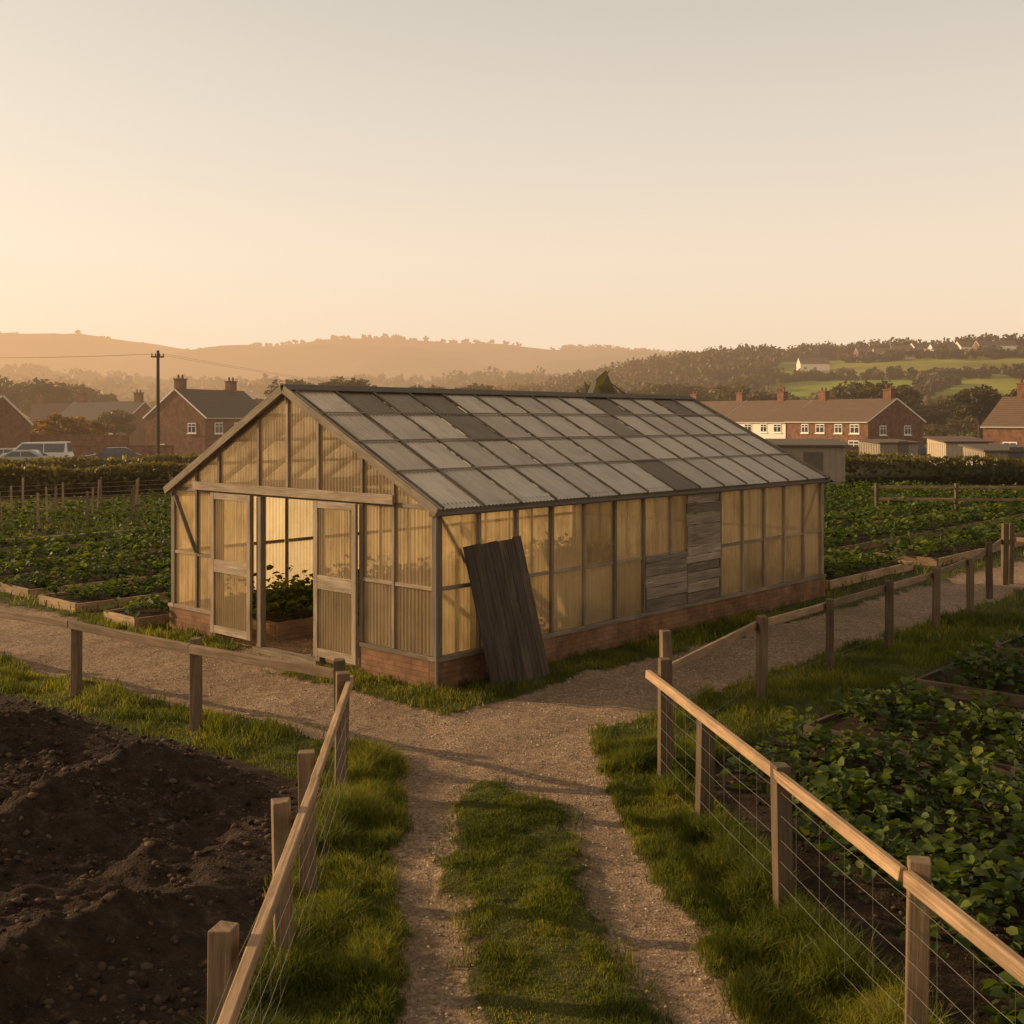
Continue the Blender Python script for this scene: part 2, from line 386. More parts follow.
# ---------------------------------------------------------------- GRASS
def grass(name,n,box,hfun,wid,seed):
    x=rng.uniform(box[0],box[1],n);y=rng.uniform(box[2],box[3],n);m=masks(x,y)
    a,b=m['a'],m['b'];ghin=(a>-.05)&(a<10.5)&(b>-.05)&(b<6.35)
    dens,h=hfun(x,y,m);keep=(rng.random(n)<dens*m['grass']**1.2)&~ghin
    x=x[keep];y=y[keep];h=h[keep];z=gz(x,y);n=len(x)
    h=h*rng.uniform(.45,1.3,n);w=wid*rng.uniform(.6,1.3,n);th=rng.random(n)*2*np.pi
    le=rng.uniform(.15,1.0,n)*h;la=rng.random(n)*2*np.pi;lx=np.cos(la)*le;ly=np.sin(la)*le
    cx=np.cos(th)*w/2;cy=np.sin(th)*w/2
    v=np.stack([np.stack([x-cx,y-cy,z-.01],1),np.stack([x+cx,y+cy,z-.01],1),
      np.stack([x+cx*.75+lx*.35,y+cy*.75+ly*.35,z+h*.6],1),np.stack([x-cx*.75+lx*.35,y-cy*.75+ly*.35,z+h*.6],1),
      np.stack([x+lx,y+ly,z+h*.93],1)],1).reshape(-1,3)
    b=(np.arange(n)*5)[:,None]
    cl=fbm(x*1.4,y*1.4,seed);var=np.clip(cl*1.2-.24+rng.normal(0,.17,n),0,1)
    me=np_mesh(name,v,[b+np.array([0,1,2,3]),b+np.array([3,2,4])],np.repeat(var,5),[M_grass]);return obj(name,me)
def hv(x,y,m):
    a,b=m['a'],m['b'];cl=fbm(x*3.3,y*3.3,55)
    h=.035+.10*ss(.36,.68,cl)
    nearfence=np.exp(-((x-xC(y))/.3)**2)*(y<11.3)+np.exp(-((x+1.45)/.25)**2)*(y<11.3)
    h=h+nearfence*.10*cl*1.6
    h=np.where(m['strip']>.3,.018+.035*ss(.45,.7,cl),h)
    dens=np.where(m['strip']>.3,.45+.55*ss(.35,.55,cl),ss(.15,.5,cl)*.5+.5)
    return dens,h
grass('verge_grass',360000,(-2.1,3.2,4.8,12.),hv,.006,71)
grass('verge_grass',250000,(-9,9,10.6,20),hv,.009,72)
def hv2(x,y,m):
    cl=fbm(x*.8,y*.8,55);return .4+.6*cl,.08+.12*cl
grass('field_grass',170000,(-22,34,17,48),hv2,.022,73)

ico=np.array([[0,0,1],[.89,0,.45],[.28,.85,.45],[-.72,.53,.45],[-.72,-.53,.45],[.28,-.85,.45],[.72,.53,-.45],[-.28,.85,-.45],[-.89,0,-.45],[-.28,-.85,-.45],[.72,-.53,-.45],[0,0,-1]])
icf=np.array([[0,1,2],[0,2,3],[0,3,4],[0,4,5],[0,5,1],[1,6,2],[2,7,3],[3,8,4],[4,9,5],[5,10,1],[6,7,2],[7,8,3],[8,9,4],[9,10,5],[10,6,1],[11,7,6],[11,8,7],[11,9,8],[11,10,9],[11,6,10]])
def stones(name,x,y,z,s,mat):
    n=len(x);v=ico[None]*(s[:,None,None])*rng.uniform(.55,1.35,(n,12,1))*np.array([1,1,.7])
    th=rng.random(n)*6.28;c=np.cos(th)[:,None];sn=np.sin(th)[:,None]
    v=np.stack([v[:,:,0]*c-v[:,:,1]*sn,v[:,:,0]*sn+v[:,:,1]*c,v[:,:,2]],2)+np.stack([x,y,z],1)[:,None,:]
    f=(np.arange(n)*12)[:,None,None]+icf[None];me=np_mesh(name,v.reshape(-1,3),[f.reshape(-1,3)],np.repeat(rng.random(n),12),[mat]);obj(name,me)
def mat_var(name,a,b):
    m,nt=newmat(name);return fin(m,nt,prin(nt,ramp(nt,attr(nt,'var'),[(0,a),(1,b)]),.95,.1))
n=34000;x=rng.uniform(-8.5,-1.5,n);y=rng.uniform(5,15,n);m=masks(x,y);k=(m['soilL']>.5)&(rng.random(n)<(fbm(x*2,y*2,91)-.25)*2);x=x[k];y=y[k]
stones('soil_clods',x,y,gz(x,y)+.001,.005+.036*rng.random(len(x))**6+.006*rng.random(len(x)),mat_var('clod_soil',(.02,.013,.008),(.12,.078,.05)))
n=3500;x=rng.uniform(1.6,9,n);y=rng.uniform(5,15,n);m=masks(x,y);k=(m['soilR']>.5);x=x[k];y=y[k]
stones('soil_clods',x,y,gz(x,y)+.004,.008+.03*rng.random(len(x))**3,bpy.data.materials['clod_soil'])
n=46000;x=rng.uniform(-7,6,n);y=rng.uniform(5.5,18,n);m=masks(x,y);k=(m['path']>.35)&(rng.random(n)<.35+.9*fbm(x*2.2,y*2.2,61));x=x[k];y=y[k]
stones('path_gravel',x,y,gz(x,y)+.001,.004+.012*rng.random(len(x))**4,mat_var('gravel_stone',(.14,.092,.058),(.60,.45,.31)))

# ---------------------------------------------------------------- GREENHOUSE
GH=empty('greenhouse');LN,WD,EV,RD=10.44,6.3,2.35,3.92;HB=.40
u3=np.array([*U,0]);v3=np.array([*V,0]);z3=np.array([0,0,1.])
nb=14;bay=LN/nb
def slope_z(b): return EV+(RD-EV)*(1-abs(b-WD/2)/(WD/2))
fr=MB()
bw=MB()
def wallseg(a0,b0,a1,b1,h=HB,t=.14):
    p0=L(a0,b0,h/2);p1=L(a1,b1,h/2);d=p1-p0;ln=np.linalg.norm(d);t3=d/ln;nn=np.array([-t3[1],t3[0],0])
    for sgn in(-.5,.5):
        q=[p0+nn*t*sgn,p1+nn*t*sgn];
        bw.face([q[0]-z3*h/2*1.3,q[1]-z3*h/2*1.3,q[1]+z3*h/2,q[0]+z3*h/2],[(0,-.1),(ln,-.1),(ln,h),(0,h)])
    a_=p0+nn*t*.5;b_=p1+nn*t*.5;c_=p1-nn*t*.5;d_=p0-nn*t*.5
    bw.face([a_+z3*h/2,b_+z3*h/2,c_+z3*h/2,d_+z3*h/2],[(0,0),(ln,0),(ln,.14),(0,.14)])
    for p,q in((a_,d_),(b_,c_)): bw.face([p-z3*h/2*1.3,q-z3*h/2*1.3,q+z3*h/2,p+z3*h/2],[(0,0),(t,0),(t,h),(0,h)])
wallseg(-.07,0,LN+.07,0);wallseg(-.07,WD,LN+.07,WD)
wallseg(0,.075,0,1.43);wallseg(0,4.98,0,WD-.075);wallseg(LN,.075,LN,WD-.075)
bw.build('brick_base_wall',[M_base],GH)
for b in(0,WD):
    so=-1 if b==0 else 1
    fr.beam(L(-.09,b,HB+.03),L(LN+.09,b,HB+.03),.17,.056)
    fr.beam(L(-.10,b,EV-.035),L(LN+.10,b,EV-.035),.10,.11)
    for k in range(nb+1):
        a=k*bay
        if k in(0,nb): fr.beam(L(a,b,HB+.06),L(a,b,EV-.09),.10,.10,up=u3)
        else: fr.beam(L(a,b+so*.014,HB+.06),L(a,b+so*.014,EV-.09),.05,.075,up=v3*so)
    for k in range(nb): fr.beam(L(k*bay+.05,b+so*.006,1.32),L((k+1)*bay-.05,b+so*.006,1.32),.06,.05,var=random.uniform(.3,1))
sl=math.hypot(WD/2,RD-EV)
for sd in(0,1):
    e=v3 if sd==0 else -v3
    t=(e*(WD/2)+z3*(RD-EV))/sl;n_=np.cross(t,u3);n_=n_ if n_[2]>0 else -n_
    be=0 if sd==0 else WD
    base=L(0,be,EV)
    OV=.10
    for k in range(nb+1):
        p=base+u3*(k*bay)
        fr.beam(p-t*.02-n_*.01,p+t*(sl-.03)-n_*.01,.05,.08,up=n_)
        fr.beam(p-t*OV+n_*.080,p+t*(sl-.05)+n_*.080,.032,.024,up=n_,var=.1)
    for r in range(5):
        q=t*(sl*r/4.+(.02 if r==0 else (-.05 if r==4 else 0)))
        fr.beam(base+q-u3*.08+n_*.045,base+q+u3*(LN+.08)+n_*.045,.05,.026,up=n_)
        if 0<r<4: fr.beam(base+q-u3*.08+n_*.089,base+q+u3*(LN+.08)+n_*.089,.030,.012,up=n_,var=.4)
    for a in(-.12,LN+.12):
        p=base+u3*a;fr.beam(p-t*(OV+.03)+n_*.035,p+t*(sl-.005)+n_*.035,.035,.12,up=n_,var=.35)
    rp=MB()
    for k in range(nb):
        for r in range(4):
            a0=k*bay-(.10 if k==0 else 0)+.004;a1=(k+1)*bay+(.10 if k==nb-1 else 0)-.004
            s0=sl*r/4-(OV if r==0 else .03);s1=sl*(r+1)/4-(.01 if r==3 else -.02)
            vv=.3+.7*random.random()
            if (k,r) in((2,3),(3,3),(3,2),(8,2),(9,3),(12,3)) or random.random()<.02: vv=random.uniform(.08,.17)
            rp.corr(base+u3*a0+n_*(.062+.004*((k+r)%2)-r*.002+random.uniform(-.001,.001)),u3,a1-a0,s0,s1,n_,t,amp=.009,pitch=.076,var=vv)
    rp.build('roof_panels',[M_polyr],GH)
rc=MB()
for sg in(1,-1):
    t=(v3*sg*.17-z3*.085);p0=L(-.13,WD/2,RD+.105);p1=L(LN+.13,WD/2,RD+.105)
    rc.beam(p0+t*.5,p1+t*.5,.18,.012,up=np.cross(t,u3)*(1 if np.cross(t,u3)[2]>0 else -1),var=.3)
rc.build('ridge_cap',[M_dgrey],GH)
fr.beam(L(-.08,WD/2,RD-.06),L(LN+.08,WD/2,RD-.06),.05,.14)
gt=MB();
for b,s_ in((0,-1),(WD,1)):
    gt.cyl(L(-.12,b+s_*.12,EV-.06),L(LN+.12,b+s_*.12,EV-.06),.025,.025,8)
gt.cyl(L(-.09,-.09,.05),L(-.09,-.09,EV-.06),.024,.024,8)
gt.build('gutter',[M_dgrey],GH)
for k in(3,6,9,12): 
    fr.beam(L(k*bay,.06,EV-.04),L(k*bay,WD-.06,EV-.04),.05,.09)
    fr.beam(L(k*bay,WD/2,EV),L(k*bay,WD/2,RD-.14),.05,.05,up=u3)
fr.beam(L(.08,.03,EV-.12),L(.72,.03,1.36),.03,.06)
fr.beam(L(LN-.72,.03,1.36),L(LN-.08,.03,EV-.12),.03,.06)
fr.beam(L(-.06,WD-.10,EV-.1),L(-.06,WD-.72,1.36),.03,.07,up=u3)
wp=MB()
def gable(a,so,studs,panels,hdr):
    for b in studs:
        if hdr and 1.5<b<4.9: zb=2.5
        else: zb=HB+.06
        fr.beam(L(a+so*.012,b,zb),L(a+so*.012,b,slope_z(b)-.05),.055,.075,up=u3)
    for (b0,b1,z0,zt) in panels:
        top=(lambda q,b0=b0:slope_z(b0+q)-.03) if zt is None else zt
        wp.corr(L(a+so*.018,b0,0),v3,b1-b0,z0,top,u3*so,amp=.007,pitch=.07,var=random.uniform(.3,1))
studs=[.8,1.45,2.42,3.15,3.88,4.95,5.6]
pan=[]
bb=[.05]+studs+[WD-.05]
for i in range(len(bb)-1):
    b0,b1=bb[i]+.005,bb[i+1]-.005
    if b1<=1.46 or b0>=4.94:
        pan.append((b0,b1,HB+.05,1.32));pan.append((b0,b1,1.33,None))
    else: pan.append((b0,b1,2.46,None))
gable(-.0,-1,studs,pan,True)
fr.beam(L(-.012,.05,1.32),L(-.012,.77,1.32),.06,.05);fr.beam(L(-.012,.83,1.32),L(-.012,1.42,1.32),.06,.05);fr.beam(L(-.012,4.98,1.32),L(-.012,5.57,1.32),.06,.05);fr.beam(L(-.012,5.63,1.32),L(-.012,WD-.05,1.32),.06,.05)
fr.beam(L(-.0,.05,HB+.03),L(-.0,1.45,HB+.03),.17,.056);fr.beam(L(-.0,4.98,HB+.03),L(-.0,WD-.05,HB+.03),.17,.056)
fr.beam(L(-.075,.75,2.44),L(-.075,5.62,2.44),.05,.13,var=.8)
fr.beam(L(-.01,.05,2.37),L(-.01,WD-.05,2.37),.05,.06)
for b in(2.42,3.86): fr.beam(L(0,b,.0),L(0,b,2.34),.11,.10,up=u3)
for b in(1.47,4.95): fr.beam(L(0,b,.0),L(0,b,2.34),.08,.08,up=u3)
fr.beam(L(-.03,2.36,.03),L(-.03,3.92,.03),.18,.07)
rst=[.79*i for i in range(1,8)]
pan=[]
bb=[.05]+rst+[WD-.05]
for i in range(8): pan.append((bb[i]+.005,bb[i+1]-.005,HB+.05,None))
gable(LN,1,rst,pan,False);fr.beam(L(LN,.05,1.32),L(LN,WD-.05,1.32),.05,.05);fr.beam(L(LN,.05,2.36),L(LN,WD-.05,2.36),.05,.06)
fr.build('timber_frame',[M_frame],GH,bevel=.004)
for b,so in((0,-1),(WD,1)):
    for k in range(nb):
        if b==0 and k==8: continue
        for (z0,z1) in((HB+.05,1.33),(1.325,EV-.06)):
            if b==0 and k in(6,7) and z0<1: continue
            a0=k*bay+.005
            wp.corr(L(a0,b-so*.006*(1 if z0<1 else .4),0),u3,bay-.01,z0,z1,v3*so,amp=.007,pitch=.07,var=random.choice([random.uniform(.22,1)]*9+[.18]))
wp.build('wall_panels',[M_polyw],GH)
def door(name,b0,b1):
    d=MB();w=.09;a=-.085;zb,zt=.14,2.35
    for b in(b0+w/2,b1-w/2): d.beam(L(a,b,zb),L(a,b,zt),w,.045,up=u3,var=.9)
    for z,h in((zb+.06,.12),(1.20,.20),(zt-.05,.10)): d.beam(L(a,b0+w,z),L(a,b1-w,z),.04,h,var=.95)
    d.build(name,[M_grayboard],GH,bevel=.004)
    p=MB();p.corr(L(a-.003,b0+w-.01,0),v3,b1-b0-2*w+.02,zb+.1,1.12,u3*-1,amp=.006,pitch=.06,var=.5)
    p.corr(L(a-.003,b0+w-.01,0),v3,b1-b0-2*w+.02,1.28,zt-.08,u3*-1,amp=.006,pitch=.06,var=.75)
    p.build(name+'_panel',[M_polyw],GH)
door('sliding_door_right',1.50,2.44);door('sliding_door_left',4.0,5.08)
pb=MB()
z=HB+.06
while z<EV-.15:
    h=random.uniform(.12,.20);h=min(h,EV-.07-z);e0=random.uniform(-.06,.0);e1=random.uniform(0,.07)
    pb.box(L(8*bay+bay/2-.22+(e0+e1)/2,-.075,z+h/2),u3*(.98-e0+e1)*.95+z3*random.uniform(-.012,.012),v3*.024,z3*(h-.012),var=random.choice([.0,.5,1.,random.random()]));z+=h
z=HB+.06
while z<1.28:
    h=min(random.uniform(.15,.22),1.33-z)
    pb.box(L(5.06+random.uniform(-.02,.02),-.062,z+h/2),u3*(1.16+random.uniform(-.03,.02)),v3*.022,z3*(h-.010))
    z+=h
pb.build('wall_boards',[M_grayboard],GH,bevel=.003)
lb=MB()
bc=L(1.0,-.55,.02);top=L(.98,-.09,1.84);dr=top-bc;ln=np.linalg.norm(dr);t=dr/ln
w_=u3-t*np.dot(u3,t);w_/=np.linalg.norm(w_);w_=w_+t*.05;w_/=np.linalg.norm(w_);nn=np.cross(w_,t);nn=nn if nn[2]>0 else -nn
bd=(top-bc)/ln;bd=bd-w_*.03
for k in range(7):
    q=(k-3)*.162
    lb.box((bc+top)/2+w_*q+t*random.uniform(-.025,.025),bd*(ln+.04),w_*.156,nn*.028,var=random.uniform(0,1))
for s_ in(-.33,.36): lb.box((bc+top)/2+t*ln*s_-nn*.028,w_*1.1,t*.10,nn*.025)
lb.build('leaning_wooden_board',[M_oldboard],bevel=.004)
ib=MB()
for b0,b1 in((.25,1.9),(4.3,6.0)):
    for b in(b0,b1): ib.box(L(5.4,b,.14),u3*9.6,v3*.04,z3*.28)
    for a in(.6,10.2): ib.box(L(a,(b0+b1)/2,.14),u3*.04,v3*(b1-b0-.05),z3*.28)
    ib.box(L(5.4,(b0+b1)/2,.11),u3*9.5,v3*(b1-b0-.05),z3*.22,mat=1)
ib.box(L(3.2,3.1,.14),u3*4.0,v3*1.0,z3*.28);
ib.build('planting_beds',[M_rail,M_soil],GH)
pa=[];pbb=[]
for b0,b1 in((.45,1.75),(4.5,5.85)):
    for a in np.arange(.8,10.1,.38):
        for b in np.arange(b0,b1,.42): pa.append(a+random.uniform(-.1,.1));pbb.append(b+random.uniform(-.1,.1))
for a in np.arange(1.3,5.1,.36):
    for b in(2.8,3.1,3.45): pa.append(a);pbb.append(b)
pa=np.array(pa);pbb=np.array(pbb);pp=C[None]+pa[:,None]*U+pbb[:,None]*V
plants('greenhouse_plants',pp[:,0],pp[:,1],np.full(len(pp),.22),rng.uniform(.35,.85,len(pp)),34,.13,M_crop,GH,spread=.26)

# ---------------------------------------------------------------- FENCES
def post(mb,x,y,h,w=.11,tilt=.025,mat=0):
    z=gh1(x,y);an=random.uniform(-.3,.3)
    dx=np.array([math.cos(an),math.sin(an),0])
    tl=np.array([random.uniform(-tilt,tilt),random.uniform(-tilt,tilt),1])
    p0=np.array([x,y,z-.25]);p1=np.array([x,y,z])+tl*h
    mb.beam(p0,p1,w*random.uniform(.9,1.1),w*random.uniform(.9,1.1),mat,up=dx,jit=.005)
def fence(name,pts,hs,rails,railoff,w=.11,wires=(),mesh_step=0,rail_w=.045,rail_h=.10,braces=()):
    f=MB()
    for (x,y),h in zip(pts,hs): post(f,x,y,h,w)
    for (r0,r1) in rails: f.beam(r0,r1,rail_w,rail_h,1,jit=.005)
    for (b0,b1) in braces: f.beam(b0,b1,.06,.06,0)
    o=f.build(name,[M_post,M_rail],bevel=.008)
    if wires:
        wm=MB()
        for z in wires:
            for (p,q) in zip(pts[:-1],pts[1:]):
                zz0=gh1(*p)+z;zz1=gh1(*q)+z;p_=np.array([p[0]+railoff[0],p[1]+railoff[1],zz0]);q_=np.array([q[0]+railoff[0],q[1]+railoff[1],zz1])
                mid=(p_+q_)/2-np.array([0,0,.015]);wm.cyl(p_,mid,.0018,.0018,4,cap=False);wm.cyl(mid,q_,.0018,.0018,4,cap=False)
        if mesh_step:
            for (p,q) in zip(pts[:-1],pts[1:]):
                l=math.hypot(q[0]-p[0],q[1]-p[1]);n=max(1,int(l/mesh_step))
                for k in range(1,n):
                    xx=p[0]+(q[0]-p[0])*k/n+railoff[0];yy=p[1]+(q[1]-p[1])*k/n+railoff[1];zz=gh1(xx,yy)
                    wm.cyl((xx,yy,zz+wires[0]),(xx,yy,zz+wires[-1]),.0012,.0012,4,cap=False)
        wm.build('wire_netting',[M_wire],o)
    return o
A0=np.array([-1.72,11.3]);dA=np.array([-.8138,.5811])
ptsA=[tuple(A0+dA*s) for s in(0,2.26,4.57,6.7,8.9,11.2,13.5)];hA=[1.07,1.03,.92,1.0,1.0,1.0,1.0]
rA=[];
def P3(p,z,o=(0,0)): return (p[0]+o[0],p[1]+o[1],gh1(*p)+z)
oA=(-.05,-.07)
for p,q,z0,z1 in zip(ptsA[:-1],ptsA[1:],[.93,.93,.90,.9,.9,.9],[.93,.90,.9,.9,.9,.9]): rA.append((P3(p,z0,oA),P3(q,z1,oA)))
fence('post_and_rail_fence',ptsA,hA,rA,oA,.11)
ptsB=[(-1.60,10.45),(-1.50,8.25),(-1.44,7.1),(-1.40,5.36),(-1.3,3.6)]
rB=[((-1.53,10.6,1.04),(-1.36,7.7,1.0)),((-1.355,7.71,1.0),(-1.18,4.5,.99)),((-1.178,4.49,.99),(-1.06,2.4,1.0))]
fence('post_and_rail_fence',ptsB,[1.10,1.06,1.05,1.05,1.0],rB,(.08,0),.115,wires=(.1,.25,.4,.56,.72,.88),mesh_step=.28,rail_w=.055,rail_h=.085)
ptsC=[(1.46,10.75),(1.63,9.55),(1.90,7.83),(2.19,6.08),(2.44,4.4),(2.7,2.8)]
rC=[((1.33,10.95,1.02),(1.845,7.83,1.03)),((1.85,7.80,1.03),(2.13,6.08,1.03)),((2.135,6.05,1.03),(2.62,2.9,1.03))]
fence('post_and_rail_fence',ptsC,[1.2,1.0,1.07,1.10,1.05,1.05],rC,(-.06,0),.12,wires=(.12,.27,.42,.57,.74,.9),mesh_step=.3,rail_w=.055,rail_h=.085)
abD=[(-.62,-4.0),(2.33,-3.36),(4.3,-3.28),(6.4,-3.2),(8.4,-3.1),(10.5,-2.9),(12.6,-2.5),(14.6,-2.1),(17.2,-1.9),(20,-1.7),(23,-1.6)]
ptsD=[tuple(L(a,b)[:2]) for a,b in abD]
oD=(-.05,.055);rD=[(P3(p,.92,oD),P3(q,.92,oD)) for p,q in zip(ptsD[:-1],ptsD[1:])]
bD=[(P3(ptsD[0],.75),(ptsD[0][0]+.9,ptsD[0][1]+.75,.05))]
fence('post_and_rail_fence',ptsD,[1.35,1.05,1.03,1.05,1.05,1.0,1.1,1.3,1.1,1.1,1.1],rD,oD,.11,braces=bD,wires=(.2,.5))
pE=[tuple(L(14.9,-2.1-2.2*k)[:2]) for k in range(5)]
fence('post_and_rail_fence',pE,[1.3,1.25,1.1,1.1,1.1],[(P3(p,.95),P3(q,.95)) for p,q in zip(pE[:-1],pE[1:])],(0,0),.12)
pF=[(13.5+2.9*k,41.5-.12*k) for k in range(12)]
fence('post_and_rail_fence',pF,[1.15]*12,[(P3(p,1.0),P3(q,1.0)) for p,q in zip(pF[:-1],pF[1:])]+[(P3(p,.55),P3(q,.55)) for p,q in zip(pF[:-1],pF[1:])],(0,0),.11)

# ---------------------------------------------------------------- RAISED BEDS AND CROPS
def bed(a0,a1,b0,b1,h=.2,mat=None):
    m=MB();ca,cb=(a0+a1)/2,(b0+b1)/2
    m.box(L(ca,b0,h/2),u3*(a1-a0),v3*.05,z3*h);m.box(L(ca,b1,h/2),u3*(a1-a0),v3*.05,z3*h)
    m.box(L(a0,cb,h/2),u3*.05,v3*(b1-b0-.052),z3*(h+.01));m.box(L(a1,cb,h/2),u3*.05,v3*(b1-b0-.052),z3*(h+.01))
    m.box(L(ca,cb,h/2-.03),u3*(a1-a0-.06),v3*(b1-b0-.06),z3*(h-.03),mat=1)
    m.build('raised_bed',[mat or M_rail,M_soil],bevel=.005)
def rows(name,a0,a1,b0,b1,sa,sb,hgt,nl,ls,z=.15,spread=.2,jit=.06):
    A,B=np.meshgrid(np.arange(a0,a1,sa),np.arange(b0,b1,sb));A=A.ravel();B=B.ravel();n=len(A)
    A=A+rng.normal(0,jit,n);B=B+rng.normal(0,jit,n)
    p=C[None]+A[:,None]*U+B[:,None]*V
    k=(rng.random(n)<.93)&((p[:,0]>xC(p[:,1])+.55+.4*fbm(p[:,1]*.8,p[:,1]*0,4))|(B>-3.5));A=A[k];B=B[k];p=p[k];n=len(A)
    hh=hgt*rng.uniform(.6,1.25,n)*(.6+.8*fbm(A*.6,B*.6,5));plants(name,p[:,0],p[:,1],np.full(n,z),hh,nl,ls,M_crop,spread=spread)
for b0,w,a1 in((6.75,1.1,9),(8.9,1.5,11),(11.2,1.5,13),(13.5,1.6,15),(15.9,1.6,16),(18.2,1.3,18)):
    sft=random.uniform(-.2,.2) if b0>7 else -.15
    bed(-.3+sft,a1,b0,b0+w);rows('strawberry_plants',-.05+sft,a1-.2,b0+.2,b0+w-.1,.36,.36,.32,18,.13)
    if b0>8: bed(a1+.9,a1+12,b0,b0+w);rows('strawberry_plants',a1+1.1,a1+11.8,b0+.2,b0+w-.1,.42,.40,.32,12,.15)
m=MB()
for k in range(4):
    b=22.3+k*2.6
    for j in range(22):
        a=-4+j*1.5;x,y,_=L(a,b);post(m,x,y,random.uniform(1.15,1.4),.06,.05)
    for zz in(.6,1.1): m.beam(L(-4,b,zz),L(27.5,b,zz),.012,.012)
m.build('bean_row_stakes',[M_rail])
m=MB();m.beam(L(-4,20.7,.1),L(30,20.7,.1),.22,.2,jit=.01);m.build('timber_edging',[M_rail],bevel=.02)
rows('bean_plants',-4,28,21.6,33,.5,.95,.5,12,.16,z=.05,spread=.3)
bed(11.4,15.6,.3,2.2);rows('strawberry_plants',11.6,15.4,.55,2.1,.38,.38,.26,16,.14)
bed(16.6,40,.1,1.7);rows('crop_row_plants',16.8,39.6,.3,1.6,.45,.42,.36,12,.17,spread=.27)
for k in range(1,9):
    b0=.1+k*2.5;a0=12.2 if k<3 else 11.6
    bed(a0,44,b0+.3,b0+2.0)
    rows('crop_row_plants',a0+.2,43,b0+.5,b0+1.9,.45,.42,.42,12,.17,spread=.27)
for a0,a1 in((1.2,3.3),(4.15,6.1),(7.0,8.9),(9.8,11.8),(12.7,14.4)):
    bed(a0,a1,-14,-4.55,h=.17,mat=M_bedboard);rows('strawberry_plants',a0+.25,a1-.05,-13.9,-4.7,.31,.31,.34,24,.12,z=.08)
rows('strawberry_plants',-9.5,.75,-14,-4.65,.32,.34,.40,32,.115,z=.0,spread=.23)

# ---------------------------------------------------------------- TREES
def tree_mesh(name,seed,nleaf=2600,ls=.34,wide=1.0,mat=None):
    r=np.random.default_rng(seed);mb=MB()
    mb.cyl((0,0,-.3),(0,0,3.2),.28,.18,8);mb.cyl((0,0,3.2),(.2,.1,6.5),.18,.06,7)
    cl=[]
    for k in range(22):
        an=r.random()*6.28;el=r.uniform(-.35,1.0);rad=r.uniform(.5,1)*2.9*wide
        c=np.array([math.cos(an)*math.cos(el)*rad,math.sin(an)*math.cos(el)*rad,5.0+math.sin(el)*3.0*r.uniform(.7,1.1)])
        cl.append((c,r.uniform(.8,1.5)));
        if k<9: mb.cyl((0,0,r.uniform(2.4,4.5)),tuple(c),.08,.02,5)
    o=np.array([c for c,_ in cl]);rr=np.array([q for _,q in cl]);idx=r.integers(0,len(cl),nleaf)
    d=r.normal(size=(nleaf,3));d/=np.linalg.norm(d,axis=1,keepdims=True);q=rr[idx]*r.random(nleaf)**.4
    P=o[idx]+d*q[:,None]*np.array([1,1,.75]);s=ls*r.uniform(.5,1.3,nleaf)
    a=r.normal(size=(nleaf,3));a/=np.linalg.norm(a,axis=1,keepdims=True);b=np.cross(a,r.normal(size=(nleaf,3)));b/=np.linalg.norm(b,axis=1,keepdims=True)
    v=np.stack([P-a*s[:,None],P-b*s[:,None]*.6,P+a*s[:,None],P+b*s[:,None]*.6],1).reshape(-1,3)
    tv=np.array(mb.v);nv=len(tv);allv=np.concatenate([tv,v])
    quads=[f for f in mb.f if len(f)==4];f4=np.concatenate([np.array(quads),nv+np.arange(nleaf*4).reshape(-1,4)])
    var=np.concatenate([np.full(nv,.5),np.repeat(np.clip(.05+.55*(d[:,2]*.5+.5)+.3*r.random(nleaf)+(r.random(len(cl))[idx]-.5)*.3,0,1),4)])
    mi=np.concatenate([np.zeros(len(quads)),np.ones(nleaf)])
    return np_mesh(name,allv,[f4],var,[M_bark,mat or M_tree],mi=mi)
TM=[tree_mesh('tree_mesh',s,3400,.28,w) for s,w in((1,1.0),(2,1.25),(3,.8),(4,1.1))]
TO=[tree_mesh('tree_mesh_o',s,3000,.27,w,M_treeo) for s,w in((11,1.1),(12,1.0))]
def W(px,d): return (px-512)*d/1120.
def ztop(y,d): return 3.5+(420-y)*d/1120.
def tree(px,d,ytop,kind=None,z0=0.,nm='broadleaf_tree',wide=1.):
    h=ztop(ytop,d)-z0;s=h/8.9;me_=random.choice(TM if not kind else TO)
    obj(nm,me_,loc=(W(px,d),d,z0),rz=random.random()*6.28,sc=(s*wide,s*wide,s))
for px,d,yt,k,w in((-30,190,362,0,1.3),(10,210,366,0,1.3),(48,200,372,0,1.2),(85,230,380,0,1.2),(60,105,408,1,1.4),(85,112,412,1,1.3),(38,120,415,1,1.3),(115,140,405,0,1.3),
    (285,170,383,0,1.3),(312,180,370,0,1.4),(340,175,373,0,1.4),(372,200,380,0,1.4),(420,210,381,0,1.4),(470,230,380,0,1.4),
    (590,230,382,0,1.3),(625,240,378,0,1.3),(655,250,375,0,1.3),(690,260,377,0,1.3),(725,230,380,0,1.3),(765,210,386,0,1.3),(800,220,388,0,1.3),
    (868,190,371,0,1.2),(895,200,376,0,1.2),(980,170,379,0,1.2),(1060,150,370,0,1.2),(965,210,388,0,1.3),(930,190,398,0,1.4),(840,230,390,0,1.4)):
    tree(px,d,yt,k,-.5,wide=w)
